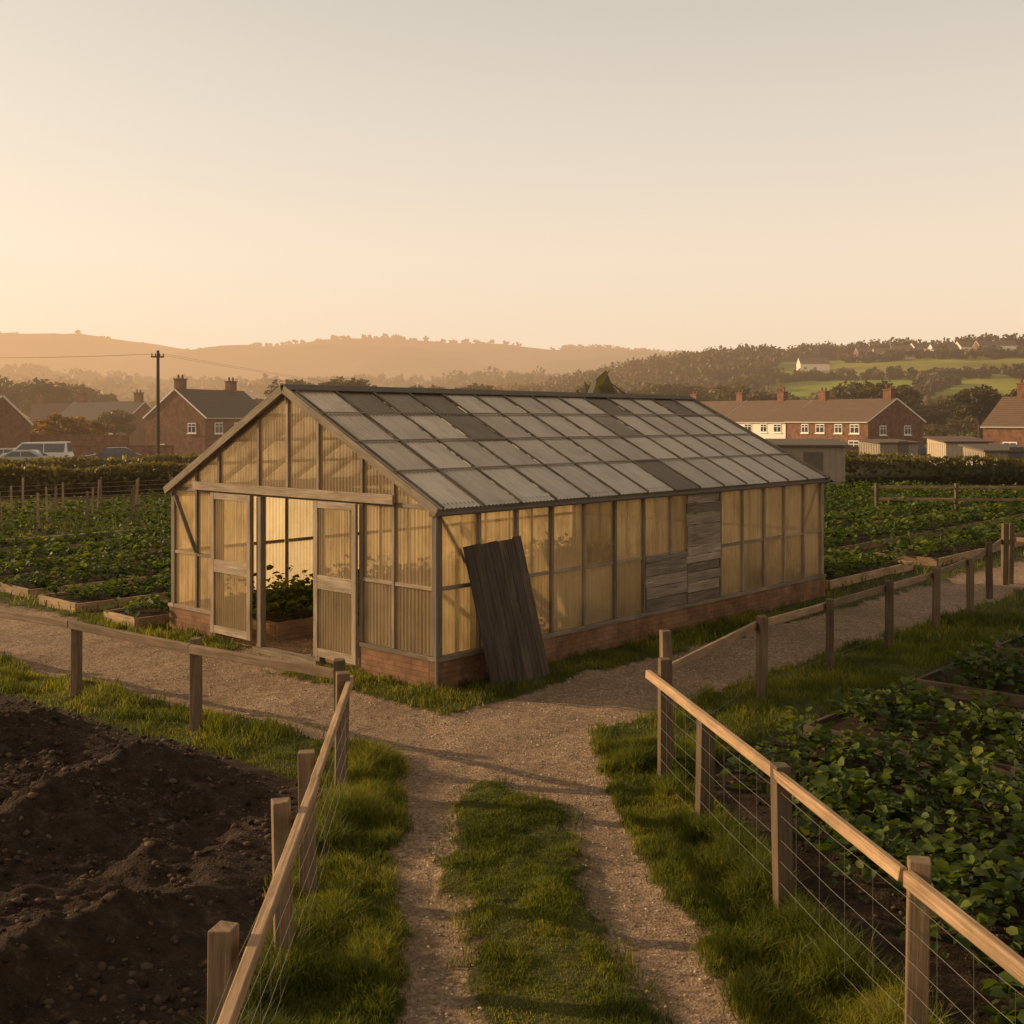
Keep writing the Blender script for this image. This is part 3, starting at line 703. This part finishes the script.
# ---------------------------------------------------------------- HILLS
def mat_hill(name,cols,sc):
    m,nt=newmat(name);pos=posn(nt)
    mp=N(nt,'ShaderNodeMapping');mp.inputs['Scale'].default_value=(1,.45,0);mp.inputs['Rotation'].default_value=(0,0,.5);lk(nt,pos,mp.inputs[0])
    vo=N(nt,'ShaderNodeTexVoronoi',inp={'Scale':sc});lk(nt,mp.outputs[0],vo.inputs['Vector'])
    s=N(nt,'ShaderNodeSeparateColor');lk(nt,vo.outputs['Color'],s.inputs[0])
    c=ramp(nt,s.outputs[0],cols);n=noise(nt,pos,.02,8,.7)
    c=mixc(nt,1.,c,ramp(nt,n,[(.3,(.65,.65,.65)),(.7,(1.2,1.2,1.1))]),'MULTIPLY')
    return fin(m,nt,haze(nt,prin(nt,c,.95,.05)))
M_h1=mat_hill('pasture_grass',[(0,(.18,.23,.03)),(.4,(.24,.28,.04)),(.7,(.26,.24,.05)),(1,(.14,.16,.03))],.012)
M_h2=mat_hill('far_hill_cover',[(0,(.05,.055,.03)),(.5,(.09,.08,.04)),(1,(.12,.10,.05))],.005)
class Hill:
    def __init__(s,name,D,y0,pts,mat,seed,amp,back=600):
        s.D=D;s.y0=y0;s.px=[p[0] for p in pts];s.zz=[ztop(p[1],D) for p in pts];s.seed=seed;s.amp=amp;s.xs=[W(p,D) for p in s.px]
        gx=np.linspace(s.xs[0],s.xs[-1],300);gy=np.concatenate([np.linspace(y0,D,70),np.linspace(D,D+back,14)[1:]])
        X,Y=np.meshgrid(gx,gy);X=X.ravel();Y=Y.ravel();Z=s.z(X,Y);nx=len(gx);i=(np.arange(nx-1)[None]+np.arange(len(gy)-1)[:,None]*nx).ravel()
        me=np_mesh(name,np.stack([X,Y,Z],1),[np.stack([i,i+1,i+1+nx,i+nx],1)],None,[mat],True);obj(name,me)
    def z(s,X,Y):
        r=np.interp(X,s.xs,s.zz);t=(Y-s.y0)/(s.D-s.y0);f=np.where(t<=1,ss(0,1,t)*.65+np.clip(t,0,1)*.35,1-.25*np.clip((t-1),0,2))
        return r*f+s.amp*(fbm(X/s.D*14,Y/s.D*14,s.seed)-.5)*np.clip(t*4,0,1)*np.clip((1-t)*3+.15,0,1)-.6
far=Hill('distant_hills',2200,900,[(-900,352),(-300,340),(-100,334),(0,333),(70,335),(110,338),(160,344),(200,350),(250,350),(300,345),(340,342),(400,340),(450,343),(500,346),(550,350),(600,351),(680,357),(800,362),(1100,366),(1900,372)],M_h2,5,50,900)
mid=Hill('wooded_hill',950,420,[(-900,376),(-200,372),(0,374),(60,378),(100,380),(150,384),(250,390),(400,388),(480,386),(560,385),(640,380),(760,374),(1100,374),(1900,380)],M_h2,9,18,400)
rgt=Hill('pasture_hill',560,230,[(380,419),(450,410),(520,398),(580,388),(640,375),(700,366),(760,362),(820,359),(880,355),(940,353),(1024,350),(1200,344),(1700,345)],M_h1,12,5,300)
def trees_mass(name,x,y,z,h,nl,lsz,mat=M_tree):
    n=len(x);N_=n*nl;X=np.repeat(x,nl);Y=np.repeat(y,nl);Z=np.repeat(z,nl);Hh=np.repeat(h,nl)
    lob=rng.integers(0,6,N_);lx=rng.normal(0,.28,(n,6));ly=rng.normal(0,.28,(n,6));lz=rng.uniform(.15,.75,(n,6));ti=np.repeat(np.arange(n),nl)
    d=rng.normal(size=(N_,3));d/=np.linalg.norm(d,axis=1,keepdims=True);q=rng.random(N_)**.45*.29
    P=np.stack([X+(lx[ti,lob]+d[:,0]*q)*Hh*1.1,Y+(ly[ti,lob]+d[:,1]*q)*Hh*1.1,Z+np.maximum((lz[ti,lob]+d[:,2]*q)*Hh,.1)],1)
    s=(lsz*rng.uniform(.5,1.4,N_))[:,None];a=rng.normal(size=(N_,3));a/=np.linalg.norm(a,axis=1,keepdims=True);b=np.cross(a,rng.normal(size=(N_,3)));b/=np.linalg.norm(b,axis=1,keepdims=True)
    v=np.stack([P-a*s,P-b*s*.7,P+a*s,P+b*s*.7],1).reshape(-1,3)
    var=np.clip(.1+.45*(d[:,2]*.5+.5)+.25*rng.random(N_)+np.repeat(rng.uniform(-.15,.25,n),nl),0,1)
    me=np_mesh(name,v,[np.arange(N_*4).reshape(-1,4)],np.repeat(var,4),[mat]);obj(name,me)
def on(h,px,y):
    x=(np.asarray(px)-512)*np.asarray(y)/1120.;return x,np.asarray(y,float),h.z(x,np.asarray(y,float))
def scatter_line(h,p0,p1,y0,y1,n,hh,js=1.):
    t=rng.random(n);px=p0+(p1-p0)*t;y=y0+(y1-y0)*t+rng.normal(0,5*js,n);x,y,z=on(h,px,y);return x,y,z-.4,rng.uniform(hh*.6,hh*1.25,n)
S=[]
S.append(scatter_line(rgt,560,1150,545,552,300,8,1.4))
S.append(scatter_line(rgt,620,770,520,500,130,9,2.5))
S.append(scatter_line(rgt,560,770,470,430,120,8,4))
S.append(scatter_line(rgt,500,790,330,300,160,8,5))
S.append(scatter_line(rgt,760,1150,425,405,80,4,.5))
S.append(scatter_line(rgt,740,1150,292,272,150,7,3))
S.append(scatter_line(rgt,840,1150,500,480,60,5,1.))
S.append(scatter_line(rgt,905,960,320,420,26,5,.6))
S.append(scatter_line(rgt,480,700,400,520,150,8,6))
a_=[np.concatenate([s[i] for s in S]) for i in range(4)]
trees_mass('distant_trees',*a_,140,.85)
S=[scatter_line(mid,-150,760,900,900,330,10,14),scatter_line(mid,-100,720,620,600,330,11,30),scatter_line(mid,-50,100,560,560,90,15,10),scatter_line(mid,440,700,760,700,160,12,20)]
a_=[np.concatenate([s[i] for s in S]) for i in range(4)];trees_mass('distant_trees',*a_,80,1.7)
S=[scatter_line(far,560,760,2190,2190,200,12,6),scatter_line(far,300,560,2060,2100,60,8,10),scatter_line(far,-100,300,1900,2000,60,8,12)]
a_=[np.concatenate([s[i] for s in S]) for i in range(4)];trees_mass('distant_trees',*a_,60,2.2)
n=260;px=rng.uniform(-120,1150,n);y=rng.uniform(150,235,n);x=(px-512)*y/1120;trees_mass('distant_trees',x,y,np.full(n,-.5),rng.uniform(2.6,5.2,n),150,.40)

# ---------------------------------------------------------------- HOUSES
def house(name,o,ex,Ln,Dp,z0,ev,rd,wall,roof,front=(),gab=(),chim=(),ends=(),wallfront=None,flip=1):
    H_=empty(name);ex=np.array([ex[0],ex[1],0.]);ex/=np.linalg.norm(ex);ey=np.array([-ex[1],ex[0],0])*flip;o=np.array([o[0],o[1],0.])
    def q(i,j,z): return o+ex*i+ey*j+z3*z
    w=MB()
    w.face([q(0,0,z0),q(Ln,0,z0),q(Ln,0,ev),q(0,0,ev)],[(0,z0),(Ln,z0),(Ln,ev),(0,ev)],1 if wallfront else 0)
    w.face([q(0,Dp,z0),q(Ln,Dp,z0),q(Ln,Dp,ev),q(0,Dp,ev)],[(0,z0),(Ln,z0),(Ln,ev),(0,ev)])
    for i in(0,Ln): w.face([q(i,0,z0),q(i,Dp,z0),q(i,Dp,ev),q(i,Dp/2,rd-.1),q(i,0,ev)],[(0,z0),(Dp,z0),(Dp,ev),(Dp/2,rd),(0,ev)])
    w.build('walls',[wall,wallfront or wall],H_)
    r=MB();sl_=math.hypot(Dp/2,rd-ev);oe=.12
    for s_,j0 in((1,0),(-1,Dp)):
        t=(ey*s_*Dp/2+z3*(rd-ev))/sl_;n_=np.cross(ex,t);n_=n_ if n_[2]>0 else -n_
        p=q(-oe,j0,ev)-t*.3;p2=q(Ln+oe,j0,ev)-t*.3
        l=sl_+.3;W_=Ln+2*oe
        top=[p+n_*.12,p2+n_*.12,p2+n_*.12+t*l,p+n_*.12+t*l];bot=[p-n_*.02,p2-n_*.02,p2-n_*.02+t*l,p-n_*.02+t*l]
        r.face(top,[(0,0),(W_,0),(W_,l),(0,l)]);r.face(bot,[(0,0),(W_,0),(W_,l),(0,l)],1)
        for a,b in((0,1),(1,2),(3,0)): r.face([bot[a],bot[b],top[b],top[a]],[(0,0),(1,0),(1,.1),(0,.1)],1)
    r.build('roof',[roof,M_white],H_)
    wn=MB()
    def win(c,al,nn,ww,hh,door=False):
        wn.box(c+nn*.03,al*ww,nn*.08,z3*hh,mat=0);wn.box(c+nn*.045,al*(ww-.18),nn*.07,z3*(hh-.18),mat=2 if door else 1)
        if not door:
            wn.box(c+nn*.055,al*.07,nn*.07,z3*(hh-.18),mat=0);wn.box(c+nn*.057+z3*hh*.18,al*(ww-.18),nn*.066,z3*.06,mat=0)
            wn.box(c+nn*.07-z3*(hh/2+.05),al*(ww+.2),nn*.16,z3*.1,mat=0)
    for (i,z,ww,hh,*dd) in front: win(q(i,0,z0+z),ex,-ey,ww,hh,bool(dd))
    for (j,z,ww,hh) in gab: win(q(0,j,z0+z),ey,-ex,ww,hh)
    for (j,z,ww,hh) in ends: win(q(Ln,j,z0+z),ey,ex,ww,hh)
    if wn.v: wn.build('windows',[M_white,M_winglass,M_dgrey],H_)
    ch=MB()
    for (i,ht) in chim:
        ch.box(q(i,Dp/2,rd+ht/2-.3),ex*1.1,ey*.65,z3*(ht+.6));ch.box(q(i,Dp/2,rd+ht+.05),ex*1.25,ey*.8,z3*.12)
        for s_ in(-.3,.3): ch.cyl(q(i+s_,Dp/2,rd+ht+.1),q(i+s_,Dp/2,rd+ht+.5),.13,.1,8)
    if ch.v: ch.build('chimneys',[M_brick],H_)
    return H_
house('brick_house',(W(205,110),110),(.42,.9),10.5,7.6,-1,3.8,6.55,M_brick,M_slate,front=[(2,3.7,1.2,1.1),(5,3.7,1.2,1.1),(8,3.7,1.2,1.1),(2.2,1.4,1.4,1.3),(6.8,1.4,1.4,1.3)],gab=[(1.6,3.7,1.0,1.0),(5.6,1.5,1.1,1.2)],chim=[(.8,1.0),(8.6,1.0)])
house('brick_house',(W(125,150),150),(-.93,.35),12,8,-1,3.4,6.0,M_brick,M_slate,front=[(2,3.2,1.2,1.1),(5,3.2,1.2,1.1),(9,3.2,1.2,1.1)],chim=[(1.0,1.2),(10.8,1.2)],flip=-1)
house('brick_house',(W(-28,95),95),(-.9,.43),9,6,-1,3.2,5.6,M_brick,M_tile,chim=[(7,1.)],front=[],flip=-1)
house('brick_house',(W(205,150),150),(.95,.2),12,8,-1,3.6,6.3,M_brick,M_slate,front=[(2,3.2,1.2,1.1),(6,3.2,1.2,1.1)],chim=[(9,1.1)])
house('brick_house',(W(30,175),175),(.93,.3),11,8,-1,3.4,6.0,M_brick,M_tile,front=[(2,3.2,1.2,1.1),(6,3.2,1.2,1.1)],chim=[(1,1.1)])
tx=np.array([-.5,.866]);T0=np.array([W(868,118),118.])
def frn(n,i0=1.2):
    r=[]
    for k in range(n):
        i=i0+k*5;r+= [(i+.6,3.45,1.3,1.0),(i+2.9,3.45,1.1,1.0),(i+.7,1.6,1.5,1.2),(i+2.9,1.25,.95,2.0,1)]
    return r
house('terraced_brick_house',tuple(T0),(-.5,.866),12,8.6,-.9,3.35,5.75,M_brick,M_tile,front=frn(2),gab=[(2.2,3.3,1.0,1.0),(6.0,3.3,1.0,1.0),(4.4,1.4,1.3,1.2)],chim=[(1,1.0),(10.5,1.0)],flip=-1)
house('terraced_rendered_house',tuple(T0+tx*12.3+np.array([.1,.1])),(-.5,.866),11,8.5,-.9,3.30,5.80,M_brick,M_tile,front=frn(2,.7),chim=[(5,1.0)],wallfront=M_rend,flip=-1)
house('terraced_brick_house',tuple(T0+tx*23.6),(-.5,.866),11,8.6,-.9,3.35,5.85,M_brick,M_tile,front=frn(2,.7),chim=[(1,1.0),(10,1.)],flip=-1)
house('brick_house',(W(1080,92),92),(-.6,.8),8.5,7,-.6,3.0,5.5,M_brick,M_tile,front=[(2,1.6,1.3,1.2),(6,1.6,1.3,1.2)],gab=[(3,1.5,1.3,1.2)],chim=[(6.6,1.2)],flip=-1)
for px,yd,wd,wl in((815,475,12,M_rend),(868,532,9,M_brick),(884,525,9,M_rend),(903,532,10,M_brick),(925,530,9,M_rend),(947,512,12,M_rend),(972,532,10,M_rend),(990,525,9,M_brick),(1008,532,10,M_rend),(1042,505,12,M_rend)):
    x,y,z=on(rgt,[px],[yd-12]);x,y,z=x[0],y[0],z[0]
    house('hillside_house',(x-wd/2,y),(.96,random.uniform(-.25,.25)),wd,7,z-2,z+3.2,z+5.8,wl,M_tile,front=[(2,3.4,1.3,1.3),(6,3.4,1.3,1.3)],chim=[(1,1.)])
def shed(name,o,ex,Ln,Dp,h0,h1,wall,roofm,doorw=.9):
    E=empty(name);ex=np.array([ex[0],ex[1],0.]);ex/=np.linalg.norm(ex);ey=np.array([-ex[1],ex[0],0]);o=np.array([o[0],o[1],0.])
    def q(i,j,z): return o+ex*i+ey*j+z3*z
    w=MB()
    w.face([q(0,0,-.1),q(Ln,0,-.1),q(Ln,0,h0),q(0,0,h0)],[(0,0),(Ln,0),(Ln,h0),(0,h0)]);w.face([q(0,Dp,-.1),q(Ln,Dp,-.1),q(Ln,Dp,h1),q(0,Dp,h1)],[(0,0),(Ln,0),(Ln,h0),(0,h0)])
    for i in(0,Ln): w.face([q(i,0,-.1),q(i,Dp,-.1),q(i,Dp,h1),q(i,0,h0)],[(0,0),(Dp,0),(Dp,h1),(0,h0)])
    k=.15
    while k<Ln: w.box(q(k,-.012,h0/2),ex*.03,ey*.024,z3*h0);k+=.3
    k=.15
    while k<Dp: w.box(q(-.012,k,h0/2),ex*.024,ey*.03,z3*h0);k+=.3
    w.box(q(Ln*.6,-.03,.95),ex*doorw,ey*.05,z3*1.9,mat=1)
    w.build('walls',[wall,M_dgrey],E);r=MB()
    p=[q(-.2,-.2,h0+.03),q(Ln+.2,-.2,h0+.03),q(Ln+.2,Dp+.2,h1+.03),q(-.2,Dp+.2,h1+.03)];pt=[a+z3*.09 for a in p]
    r.face(pt,[(0,0),(1,0),(1,1),(0,1)]);r.face(p,[(0,0),(1,0),(1,1),(0,1)])
    for a,b in((0,1),(1,2),(2,3),(3,0)): r.face([p[a],p[b],pt[b],pt[a]],[(0,0),(1,0),(1,1),(0,1)])
    r.build('roof',[roofm],E)
M_gclad=mat_simple('grey_cladding',(.30,.24,.17),.8,.2,hz=True,nz=.2)
shed('garden_shed',(W(765,56),56),(.99,-.12),3.9,3,2.15,2.4,M_gclad,M_dgrey)
shed('garden_shed',(W(946,72),72),(.99,.1),2.9,2.6,2.0,2.3,M_cream,M_tile)
shed('garden_shed',(W(985,66),66),(.99,.1),3.2,2.6,1.6,1.9,M_gclad,M_dgrey)
shed('garden_shed',(W(880,84),84),(.9,.3),3.4,2.6,1.7,1.9,M_gclad,M_tile)
gw=MB()
def gwall(p,q_,h,z0=-.1):
    p=np.array([*p,0.]);q_=np.array([*q_,0.]);l=np.linalg.norm(q_-p);gw.face([p+z3*z0,q_+z3*z0,q_+z3*h,p+z3*h],[(0,0),(l,0),(l,h),(0,h)]);
    n_=np.array([0,.25,0]);gw.face([p+n_+z3*z0,q_+n_+z3*z0,q_+n_+z3*h,p+n_+z3*h],[(0,0),(l,0),(l,h),(0,h)]);gw.box((p+q_)/2+n_/2+z3*(h+.04),(q_-p)*1.002,n_*1.3,z3*.08)
gwall((W(-80,100),104),(W(128,100),100),2.1);gwall((W(62,92),92),(W(180,92),90),1.4);gwall((W(690,108),108),(W(860,108),106),.9)
gw.build('brick_garden_wall',[M_brick])

def hedge(p,q_,h,wd,seed,dens=60,mat=M_hedge):
    p=np.array(p,float);q_=np.array(q_,float);l=np.linalg.norm(q_-p);t=(q_-p)/l;nn=np.array([-t[1],t[0]]);n=int(l*dens)
    s=rng.random(n)*l;hl=h*(.75+.45*fbm(s*.35,s*0+seed,seed));ang=rng.random(n)*math.pi
    cx=np.sign(np.cos(ang))*np.abs(np.cos(ang))**.5*wd/2;zz=np.abs(np.sin(ang))**.5*hl
    k=rng.random(n)<.35;zz=np.where(k,rng.random(n)*hl,zz)
    P2=p[None]+s[:,None]*t+(cx+rng.normal(0,.07,n))[:,None]*nn;P=np.stack([P2[:,0],P2[:,1],zz+rng.normal(0,.05,n)],1)
    sz=(.13*rng.uniform(.6,1.4,n)*max(1,np.hypot(*p)/55))[:,None];a=rng.normal(size=(n,3));a/=np.linalg.norm(a,axis=1,keepdims=True);b=np.cross(a,rng.normal(size=(n,3)));b/=np.linalg.norm(b,axis=1,keepdims=True)
    v=np.stack([P-a*sz,P-b*sz*.65,P+a*sz,P+b*sz*.65],1).reshape(-1,3)
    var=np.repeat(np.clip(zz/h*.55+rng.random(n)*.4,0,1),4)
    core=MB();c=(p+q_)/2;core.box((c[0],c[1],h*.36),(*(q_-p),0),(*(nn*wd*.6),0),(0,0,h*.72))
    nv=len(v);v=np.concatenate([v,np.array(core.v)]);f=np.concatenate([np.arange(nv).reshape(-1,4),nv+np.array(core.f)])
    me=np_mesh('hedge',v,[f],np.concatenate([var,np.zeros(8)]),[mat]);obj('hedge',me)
hedge((-42,44),(-12.5,55),1.35,1.6,3,260);hedge((-44,58),(-8,70),1.3,1.6,5,160)
hedge((17,62),(42,60),1.4,1.5,7,160);hedge((20,78),(52,76),1.0,1.5,9,140);hedge((26,48),(50,46),.9,1.0,11,140)
hedge((-60,84),(-20,88),.6,1.5,13,120);hedge((14,100),(46,104),.6,1.6,15,120)

def mat_paint(name,c):
    m,nt=newmat(name);p=prin(nt,mixc(nt,noise(nt,posn(nt),3,3),c,[x*.85 for x in c]),.3,.5);return fin(m,nt,haze(nt,p))
def car(x,y,rz,paint,van=False):
    E=empty('parked_car');E.location=(x,y,0);E.rotation_euler=(0,0,rz)
    m=MB();w=.86
    if van: low=[(-2.3,.3),(-2.35,.9),(-2.2,1.15),(2.2,1.15),(2.3,.9),(2.3,.3)];cab=[(-1.75,1.15),(-.9,1.9),(2.1,1.95),(2.2,1.15)]
    else: low=[(-2.1,.28),(-2.15,.62),(-1.95,.82),(-1.05,.95),(1.75,.98),(2.1,.85),(2.12,.3)];cab=[(-1.1,.95),(-.35,1.42),(.95,1.45),(1.75,.98)]
    def extr(pr,w0,w1f,mat):
        n=len(pr);zs=[p[1] for p in pr];z0,z1=min(zs),max(zs)
        L_=[(p[0],-w0+(p[1]-z0)/(z1-z0)*w1f,p[1]) for p in pr];R_=[(a,-b,c) for a,b,c in L_]
        m.face(L_,[(0,0)]*n,mat);m.face(R_,[(0,0)]*n,mat)
        for k in range(n):
            k2=(k+1)%n;m.face([L_[k],L_[k2],R_[k2],R_[k]],[(0,0)]*4,mat)
    extr(low,w,.04,0);extr(cab,w-.05,.14,0)
    z0=cab[0][1]+.06;z1=cab[1][1]-.08
    for s_ in(-1,1):
        yb=s_*(w-.04);yt=s_*(w-.14)
        x0=cab[0][0]+.28;x3=cab[3][0]-.25;xa=cab[1][0]+.05;xb=cab[2][0]-.1;xm=(xa+xb)/2
        m.face([(x0,yb,z0),(xm-.04,yb,z0),(xm-.04,yt,z1),(xa,yt,z1)],[(0,0)]*4,1);m.face([(xm+.04,yb,z0),(x3,yb,z0),(xb,yt,z1),(xm+.04,yt,z1)],[(0,0)]*4,1)
    for a,b in((cab[0],cab[1]),(cab[3],cab[2])):
        off=-.015 if a[0]<0 else .015
        p=lambda t,yy:(a[0]+(b[0]-a[0])*t+off,yy,a[1]+(b[1]-a[1])*t+.01)
        m.face([p(.12,-.68),p(.12,.68),p(.88,.6),p(.88,-.6)],[(0,0)]*4,1)
    for xx in(-1.35,1.35):
        for s_ in(-1,1):
            m.cyl((xx,s_*.68,.32),(xx,s_*.88,.32),.32,.32,14,mat=2);m.cyl((xx,s_*.88,.32),(xx,s_*.895,.32),.18,.17,10,mat=3)
    for s_ in(-1,1):
        m.box((-2.13,s_*.6,.66),(.06,0,0),(0,.3,0),(0,0,.13),mat=3);m.box((2.1,s_*.62,.72),(.07,0,0),(0,.22,0),(0,0,.16),mat=4)
        m.box((-.75,s_*.95,1.0),(.12,0,0),(0,.16,0),(0,0,.1),mat=0)
    m.build('body',[paint,M_winglass,M_tyre,M_white,mat_red],E)
mat_red=mat_simple('tail_lamp',(.3,.02,.01),.3,.5,hz=True)
PW=mat_paint('car_paint_white',(.7,.68,.64));PS=mat_paint('car_paint_silver',(.4,.39,.37));PD=mat_paint('car_paint_dark',(.05,.05,.055))
car(W(38,80),80,.15,PW,True);car(W(3,82),82,.1,PS);car(W(-35,84),84,.2,PD);car(W(112,84),84,.3,PD);car(W(20,77),77,.1,PS);car(W(905,97),97,.1,PD)

def pole(x,y,h):
    m=MB();m.cyl((x,y,-.5),(x,y,h),.16,.11,10);m.box((x,y-.12,h-.5),(.9,.3,0),(0,.1,0),(0,0,.12))
    for s_ in(-.4,-.15,.15,.4): m.cyl((x+s_,y-.1+s_*.33,h-.44),(x+s_,y-.1+s_*.33,h-.24),.05,.04,6)
    m.build('utility_pole',[M_pole])
PX=[(W(-260,80),84,8.9),(W(158,87),87,8.9),(W(640,260),260,8.9)]
for p in PX: pole(*p)
wm=MB()
for s_ in(-.4,.4):
    for a,b,sg in((PX[0],PX[1],.8),(PX[1],PX[2],5)):
        pr=None
        for k in range(17):
            t=k/16;p=(a[0]+(b[0]-a[0])*t+s_,a[1]+(b[1]-a[1])*t,a[2]-.25+(b[2]-a[2])*t-sg*4*t*(1-t)*.5)
            if pr: wm.cyl(pr,p,.007,.007,4,cap=False)
            pr=p
wm.build('overhead_wires',[M_pole])

# ---------------------------------------------------------------- LIGHT, SKY, CAMERA
EL=math.radians(17);hx,hy=-.955,.29;hl=math.hypot(hx,hy);sdir=Vector((hx/hl*math.cos(EL),hy/hl*math.cos(EL),math.sin(EL)))
ld=bpy.data.lights.new('sun','SUN');ld.energy=5.0;ld.angle=math.radians(.6);ld.color=(1.,.70,.40)
lo=bpy.data.objects.new('sun',ld);SC.collection.objects.link(lo);lo.rotation_euler=sdir.to_track_quat('Z','Y').to_euler()
w=bpy.data.worlds.new('World');SC.world=w;w.use_nodes=True;nt=w.node_tree;nt.nodes.clear()
sky=N(nt,'ShaderNodeTexSky',sky_type='NISHITA');sky.sun_disc=False;sky.sun_elevation=EL;sky.sun_rotation=math.atan2(hx,hy)%(2*math.pi);sky.dust_density=6;sky.air_density=1.
b1=N(nt,'ShaderNodeBackground');lk(nt,sky.outputs[0],b1.inputs[0]);b1.inputs[1].default_value=.015
tc=N(nt,'ShaderNodeTexCoord');nz_=N(nt,'ShaderNodeVectorMath',operation='NORMALIZE');lk(nt,tc.outputs['Generated'],nz_.inputs[0])
sp=N(nt,'ShaderNodeSeparateXYZ');lk(nt,nz_.outputs[0],sp.inputs[0])
col=ramp(nt,sp.outputs[2],[(0,(.95,.64,.41)),(.06,(.98,.74,.51)),(.14,(.95,.77,.575)),(.25,(.80,.69,.56)),(.38,(.63,.57,.48)),(.52,(.56,.49,.40)),(.75,(.38,.32,.25)),(1,(.26,.225,.18))])
dt=N(nt,'ShaderNodeVectorMath',operation='DOT_PRODUCT');lk(nt,nz_.outputs[0],dt.inputs[0]);dt.inputs[1].default_value=tuple(sdir)
gl=math_(nt,'POWER',math_(nt,'MAXIMUM',dt.outputs['Value'],0.),3.)
col=mixc(nt,math_(nt,'MULTIPLY',gl,.5),col,mixc(nt,1.,col,(.55,.42,.25),'ADD'))
b2=N(nt,'ShaderNodeBackground');lk(nt,col,b2.inputs[0]);b2.inputs[1].default_value=.94
ad=N(nt,'ShaderNodeAddShader');lk(nt,b1.outputs[0],ad.inputs[0]);lk(nt,b2.outputs[0],ad.inputs[1])
o=N(nt,'ShaderNodeOutputWorld');lk(nt,ad.outputs[0],o.inputs[0])
cd=bpy.data.cameras.new('camera');cam=bpy.data.objects.new('camera',cd);SC.collection.objects.link(cam)
cam.location=(0,0,3.5);cam.rotation_euler=(math.pi/2,0,0);cd.lens=36*1120/1024;cd.sensor_width=36;cd.shift_y=-92/1024;cd.clip_end=9000;cd.clip_start=.05
SC.camera=cam
SC.view_settings.view_transform='Standard';SC.view_settings.look='None';SC.view_settings.exposure=0
